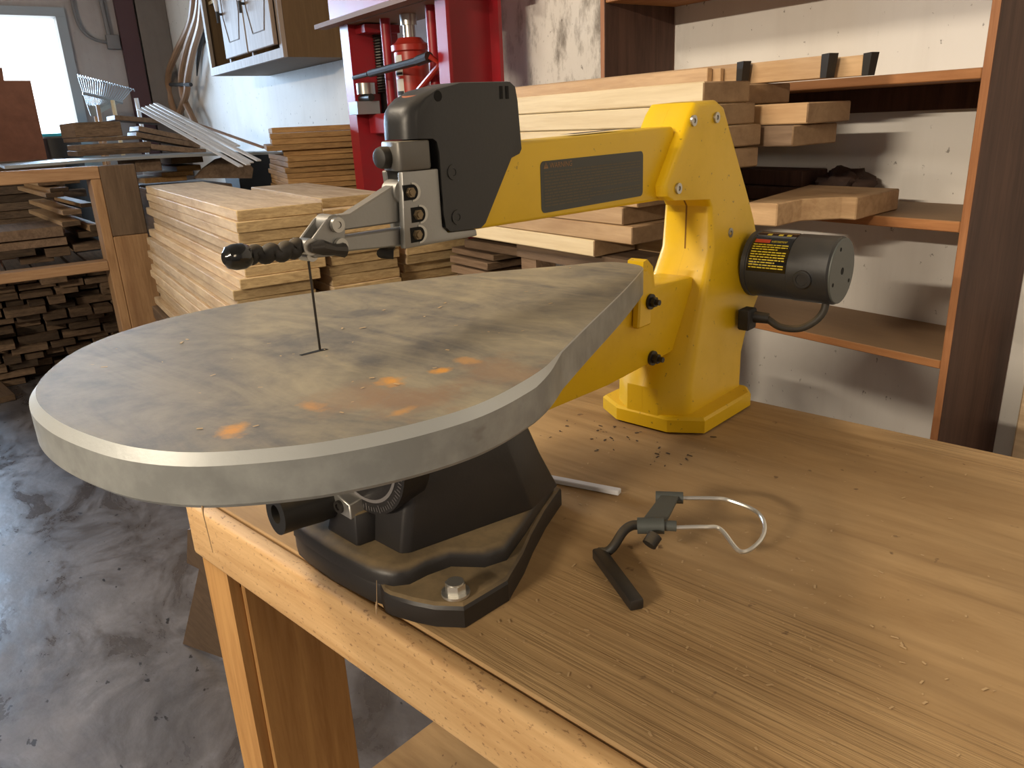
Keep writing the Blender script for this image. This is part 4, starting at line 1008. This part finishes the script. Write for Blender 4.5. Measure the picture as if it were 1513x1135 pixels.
RL = MR + .0011
bm = BM(); cpatch(bm, .0575, .078, rad(50), rad(58), RL); obj('red_heading', bm, M['text_red'], ml)
bm = BM(); add_text(bm, 'AVERTISSEMENT', .0040, lambda u, v: cyp(.0795 + u * .72, rad(51.5) + v * 1.25 / RL, RL)); rl = random.Random(9)
for i, ang in enumerate((45, 40.5, 36, 31, 26.5, 22, 17.5, 13, 8.5, 4)):
    x = .0575; end = .104 - (.012 if i in (2, 7) else 0)
    while x < end:
        w = rl.uniform(.003, .009); cpatch(bm, x, min(x + w, end), rad(ang), rad(ang + 1.9), RL, 2); x += w + .001
for x in (.068, .083, .094): cpatch(bm, x, x + .006, rad(70), rad(77), RL, 3)
obj('yellow_print', bm, M['text_yellow'], ml)
# cable and socket
bm = BM(); slab_x(bm, [(.584, .105), (.607, .105), (.607, .133), (.584, .133)], .0535, .070); bevel(bm, .002, 1); obj('plug', bm, M['ink'], saw)
bm = BM(); tube(bm, smooth_path([(.0705, .600, .122), (.083, .606, .120), (.100, .613, .109), (.122, .622, .108), (.138, .630, .118), (.146, .636, .131), (.147, .640, .145)], 8), .0048, 12); obj('motor_cable', bm, M['cord'], saw)
bm = BM(); tube(bm, [(.0545, .597, .122), (.086, .607, .120)], [.0085, .007], 14); obj('strain_relief', bm, M['rubber'], saw)

# base casting
foot = [(-.119, .003), (-.100, -.0105), (-.085, -.0175), (-.065, -.0205), (-.02, -.0235), (.030, -.0215), (.041, -.0185), (.052, -.0235), (.060, -.0235), (.082, -.0175), (.100, -.0105), (.119, .003), (.1215, .052), (.105, .090), (.088, .122), (.068, .165), (.050, .212), (-.050, .212), (-.068, .165), (-.088, .122), (-.1215, .052)]
ctr = (0.0, .09)
def sc(p, k, z): return [(ctr[0] + (x - ctr[0]) * k, ctr[1] + (y - ctr[1]) * k, z) for x, y in p]
bm = BM(); loft(bm, [sc(foot, 1.0, .0006), sc(foot, 1.0, .0165), sc(foot, .99, .0195), sc(foot, .968, .0212)]); obj('base_plate', bm, M['casting'], saw, True, 22)
pl = [(-.088, -.0182), (-.066, -.0215), (-.02, -.0245), (.029, -.0225), (.040, -.0195), (.054, -.0145), (.0625, -.004), (.064, .014), (.070, .036), (.094, .053), (.101, .073), (.085, .115), (.066, .160), (.05, .20), (-.05, .20), (-.066, .160), (-.085, .115), (-.101, .073), (-.094, .053), (-.09, .02), (-.094, -.004)]
def sc2(p, k, z): return [(0 + x * k, .08 + (y - .08) * k, z) for x, y in p]
bm = BM(); loft(bm, [sc2(pl, 1.0, .0206), sc2(pl, .995, .029), sc2(pl, .975, .0335), sc2(pl, .945, .0358), sc2(pl, .90, .0365)]); obj('base_body', bm, M['casting'], saw, True, 45)
ped0 = [(-.058, .008), (.040, .006), (.046, .012), (.078, .135), (.066, .188), (-.066, .188), (-.078, .135), (-.064, .012)]
ped1 = [(-.040, .030), (.036, .028), (.042, .034), (.060, .115), (.054, .150), (-.054, .150), (-.060, .115), (-.044, .034)]
bm = BM(); loft(bm, [[(x, y, .036) for x, y in ped0], [(x * .5 + u * .5, y * .5 + w * .5, .078) for (x, y), (u, w) in zip(ped0, ped1)], [(x, y, .128) for x, y in ped1], [(x * .8, .085 + (y - .085) * .8, .150) for x, y in ped1]])
bevel(bm, .005, 2, 25); obj('pedestal', bm, M['casting'], saw, True, 40)
bm = BM(); loft(bm, [[(x, y, .036) for x, y in ((-.047, -.008), (.002, -.010), (.008, .020), (-.052, .020))], [(x, y, .064) for x, y in ((-.040, -.003), (-.003, -.005), (.002, .020), (-.045, .020))]]); bevel(bm, .003, 2); obj('pointer_block', bm, M['casting'], saw)
bm = BM(); hexa(bm, [(-.038, -.0065, .060), (-.005, -.0085, .060), (-.004, .010, .060), (-.04, .010, .060), (-.038, -.0055, .080), (-.006, -.0075, .074), (-.006, .012, .076), (-.038, .012, .082)]); bevel(bm, .001, 1); br = obj('pointer_bracket', bm, M['bright'], saw)
bm = BM(); ring(bm, (-.021, -.0070, .068), (0, -1, 0), .003, .0030, .0058, 20); cyl(bm, (-.021, -.007, .068), (-.021, -.0085, .068), .003, seg=6); obj('screw', bm, M['dark_steel'], br)
# trunnion with tilt scale
TZ, TR = .121, .057
hp = [(TR * math.cos(a), TZ - TR * math.sin(a)) for a in [PI * k / 32 for k in range(33)]]
bm = BM(); pr_ = [(.052, .1882)] + hp + [(-.052, .1882)]
loft(bm, [[(x, .006, z) for x, z in pr_], [(x, .034, z) for x, z in pr_]]); tr = obj('tilt_trunnion', bm, M['casting'], saw, True, 40)
bm = BM(); n = 30
A = [bm.verts.new((r * math.cos(a), .0056, TZ - r * math.sin(a))) for r in (.0435, .0465) for a in [PI * k / n for k in range(n + 1)]]
for i in range(n): bm.faces.new((A[i], A[i + 1], A[n + 2 + i], A[n + 1 + i]))
obj('scale_line', bm, M['conduit'], tr, False)
bm = BM()
for k in range(41):
    a = PI * (.05 + .9 * k / 40); r0, r1 = (.0485, .0555) if k % 5 == 0 else (.0505, .0545)
    d_ = Vector((-math.sin(a), 0, -math.cos(a))) * .00035
    p, q = Vector((r0 * math.cos(a), .0055, TZ - r0 * math.sin(a))), Vector((r1 * math.cos(a), .0055, TZ - r1 * math.sin(a)))
    V = [bm.verts.new(x) for x in (p - d_, p + d_, q + d_, q - d_)]; bm.faces.new(V)
obj('scale_marks', bm, M['conduit'], tr, False)
bm = BM(); box(bm, (-.07, .031, .165), (.07, .11, .188)); obj('table_mount', bm, M['casting'], saw)
# hollow tilt lock knob
bm = BM(); K = Vector((-.052, -.052, .069)); ax = Vector((.10, 1, -.05)).normalized()
ring(bm, K, ax, .020, .0085, .0185, 28); lathe(bm, K + ax * .020, ax, [(0, .0185), (.020, .0195), (.030, .019), (.036, .013), (.060, .009)], 28); cyl(bm, K + ax * .016, K + ax * .019, .0088, seg=20); obj('tilt_lock_knob', bm, M['rubber'], saw)
# hold-down bolts
for x, nm in ((.103, 'base_bolt'), (-.103, 'base_bolt')):
    bm = BM(); y = .010; z0 = .0222
    cyl(bm, (x, y, z0), (x, y, z0 + .0022), .0118, seg=28); cyl(bm, (x, y, z0 + .0022), (x, y, z0 + .0100), .0086, seg=6); cyl(bm, (x, y, z0 + .0100), (x, y, z0 + .0112), .0072, seg=20); obj(nm, bm, M['bright'], saw, True, 30)

# ------------------------------------------------------------------ loose things on the bench
hd = thing('hold_down_foot', 'detached wire hold-down foot with black rod lying on the workbench', 'hold-down', S(.18, .2, 0), TH); HO = Vector((.18, .2, 0))
def H(*p): return Vector(p) - HO
bm = BM(); a, b = Vector((.213, .106, .006)), Vector((.142, .150, .007)); d_ = (b - a).normalized(); sd = Vector((-d_.y, d_.x, 0)) * .0062
hexa(bm, [a - sd - HO + Vector((0, 0, -.005)), a + sd - HO + Vector((0, 0, -.005)), b + sd - HO + Vector((0, 0, -.005)), b - sd - HO + Vector((0, 0, -.005)), a - sd - HO + Vector((0, 0, .005)), a + sd - HO + Vector((0, 0, .005)), b + sd - HO + Vector((0, 0, .006)), b - sd - HO + Vector((0, 0, .006))]); bevel(bm, .002, 2); obj('flat_bar', bm, M['dark_steel'], hd)
bm = BM(); tube(bm, smooth_path([H(.143, .149, .0085), H(.150, .152, .010), H(.155, .156, .016), H(.157, .168, .026), H(.160, .177, .029), H(.166, .183, .029)], 5), .0044, 12); obj('bent_rod', bm, M['rubber'], hd)
bm = BM(); tube(bm, [H(.164, .180, .029), H(.184, .193, .030)], .0075, 14); tube(bm, [H(.182, .192, .030), H(.193, .199, .030)], .0048, 12); obj('clamp_block', bm, M['disc_grey'], hd)
bm = BM(); loft(bm, [[H(.166, .186, .031), H(.184, .197, .031), H(.169, .243, .031), H(.154, .236, .031)], [H(.166, .186, .034), H(.184, .197, .034), H(.169, .243, .034), H(.154, .236, .034)]]); obj('clamp_plate', bm, M['disc_grey'], hd)
bm = BM(); tube(bm, [H(.148, .236, .030), H(.170, .250, .030)], .0058, 14); obj('clamp_barrel', bm, M['disc_grey'], hd)
bm = BM(); tube(bm, [H(.184, .168, .022), H(.185, .177, .028)], .0065, 12); obj('thumb_screw', bm, M['rubber'], hd)
bm = BM(); tube(bm, smooth_path([H(.165, .248, .029), H(.192, .268, .029), H(.205, .277, .027), H(.232, .277, .024), H(.2475, .262, .020), H(.252, .240, .015), H(.244, .222, .012), H(.222, .227, .024), H(.212, .216, .028), H(.190, .195, .029)], 8), .0021, 8); obj('wire_loop', bm, M['bright'], hd)
bm = BM(); a, b = S(.004, .247, 0), S(.085, .267, 0); d_ = (b - a).normalized(); sd = Vector((-d_.y, d_.x, 0)) * .0045; u_ = Vector((0, 0, .006)); e_ = Vector((0, 0, .0006))
hexa(bm, [a - sd + e_, a + sd + e_, b + sd + e_, b - sd + e_, a - sd + u_, a + sd + u_, b + sd + u_, b - sd + u_]); bevel(bm, .0008, 1); tag(obj('metal_strip', bm, M['white_pl']), 'short pale flat strip lying on the bench behind the black base', 'strip')

# sawdust chips on table and bench, crumbs
def scatter(name, pts, m, label, s0, s1):
    bm = BM(); rs = random.Random(len(pts))
    for p in pts:
        k = rs.uniform(s0, s1); a = rs.uniform(0, PI); c_, s_ = math.cos(a), math.sin(a); l, w, h = k * rs.uniform(1, 2.2), k * .6, k * .35
        q = [(-l, -w), (l, -w), (l * .7, w), (-l, w)]
        hexa(bm, [(p[0] + x * c_ - y * s_, p[1] + x * s_ + y * c_, p[2] + .0003) for x, y in q] + [(p[0] + x * c_ - y * s_, p[1] + x * s_ + y * c_, p[2] + h) for x, y in q])
    return tag(obj(name, bm, M[m], None, False), label, 'sawdust', None, 'stuff')
rs = random.Random(21); P = []
while len(P) < 50:
    x, y = rs.uniform(-.17, .17), rs.uniform(-.17, .36)
    if abs(x) < .15 - .3 * max(y, 0): P.append(S(x, y, ZT_ + .0004))
scatter('sawdust_chips', P, 'chip', 'small wood chips scattered over the grey saw table', .0005, .0015)
P = []
while len(P) < 260:
    x, y = rs.gauss(.16, .2), rs.gauss(.15, .16)
    if -.0 < y < .6 and x > -.02 and x < .9 and not (x < .13 and y < .22) and not (abs(x) < .09 and y > .42): P.append(S(x, y + x * 0, .0004))
scatter('wood_crumbs', P, 'chip', 'wood crumbs and dust scattered over the plywood bench top', .0004, .0014)
P = []
while len(P) < 45:
    x, y = rs.uniform(-.1, .1), rs.uniform(.34, .47)
    if not (abs(x) < .085 and y > .43): P.append(S(x, y, .0004))
scatter('dark_crumbs', P, 'dirt', 'dark crumbs on the bench beside the yellow post foot', .0006, .002)
# hanging cobweb strands with sawdust
bm = BM(); a = S(.1235, -.1835, .207)
tube(bm, [a, a + Vector((.001, -.001, -.010)), a + Vector((.0005, -.002, -.022)), a + Vector((.001, -.001, -.046))], [.0009, .0013, .0003, .0002], 5)
tube(bm, [a + Vector((-.012, -.004, -.006)), a + Vector((-.014, -.004, -.014))], [.0005, .0009], 5)
b = S(.05, -.0275, .032); tube(bm, [b, b + Vector((.0005, -.002, -.018)), b + Vector((.001, -.003, -.022)), b + Vector((.001, -.004, -.030))], [.0002, .0003, .0012, .0004], 5)
tag(obj('cobweb', bm, M['web']), 'dusty cobweb strands hanging from the saw table rim and base', 'cobweb', None, 'stuff')

# ------------------------------------------------------------------ light
def area(name, loc, target, sx, sy, power, col, spread=PI):
    l = bpy.data.lights.new(name, 'AREA'); l.shape = 'RECTANGLE'; l.size = sx; l.size_y = sy; l.energy = power; l.color = col; l.spread = spread
    o = bpy.data.objects.new(name, l); COL.objects.link(o); o.location = loc
    o.rotation_euler = (Vector(target) - Vector(loc)).to_track_quat('-Z', 'Y').to_euler(); return o
WARM = (1.0, .84, .64)
for dy in (-.06, .06):
    area('tube_lamp', (-1.55, -.95 + dy, 2.55), (-.6, .4, .9), 1.2, .035, 21, WARM)
    area('tube_lamp', (.4, -4.3 + dy, 2.45), (-.5, 1.2, .9), 1.2, .035, 88, WARM)
    area('tube_lamp', (2.5, .25 + dy, 2.35), (-.5, .6, .9), .035, 1.2, 4.5, (1.0, .8, .55))
area('window_light', (LX + .06, -.2, 1.62), (-1, .0, .9), 2.0, .80, 135, (.52, .73, 1.0), rad(115))
w = bpy.data.worlds.new('sky'); SC.world = w; w.use_nodes = True
nt = w.node_tree; bg = nt.nodes['Background']; bg.inputs['Color'].default_value = (.93, .97, 1.0, 1); bg.inputs['Strength'].default_value = 3.2

SC.view_settings.view_transform = 'Standard'; SC.view_settings.look = 'None'
SC.view_settings.exposure = 0.0; SC.view_settings.gamma = 1.0; SC.view_settings.use_curve_mapping = False
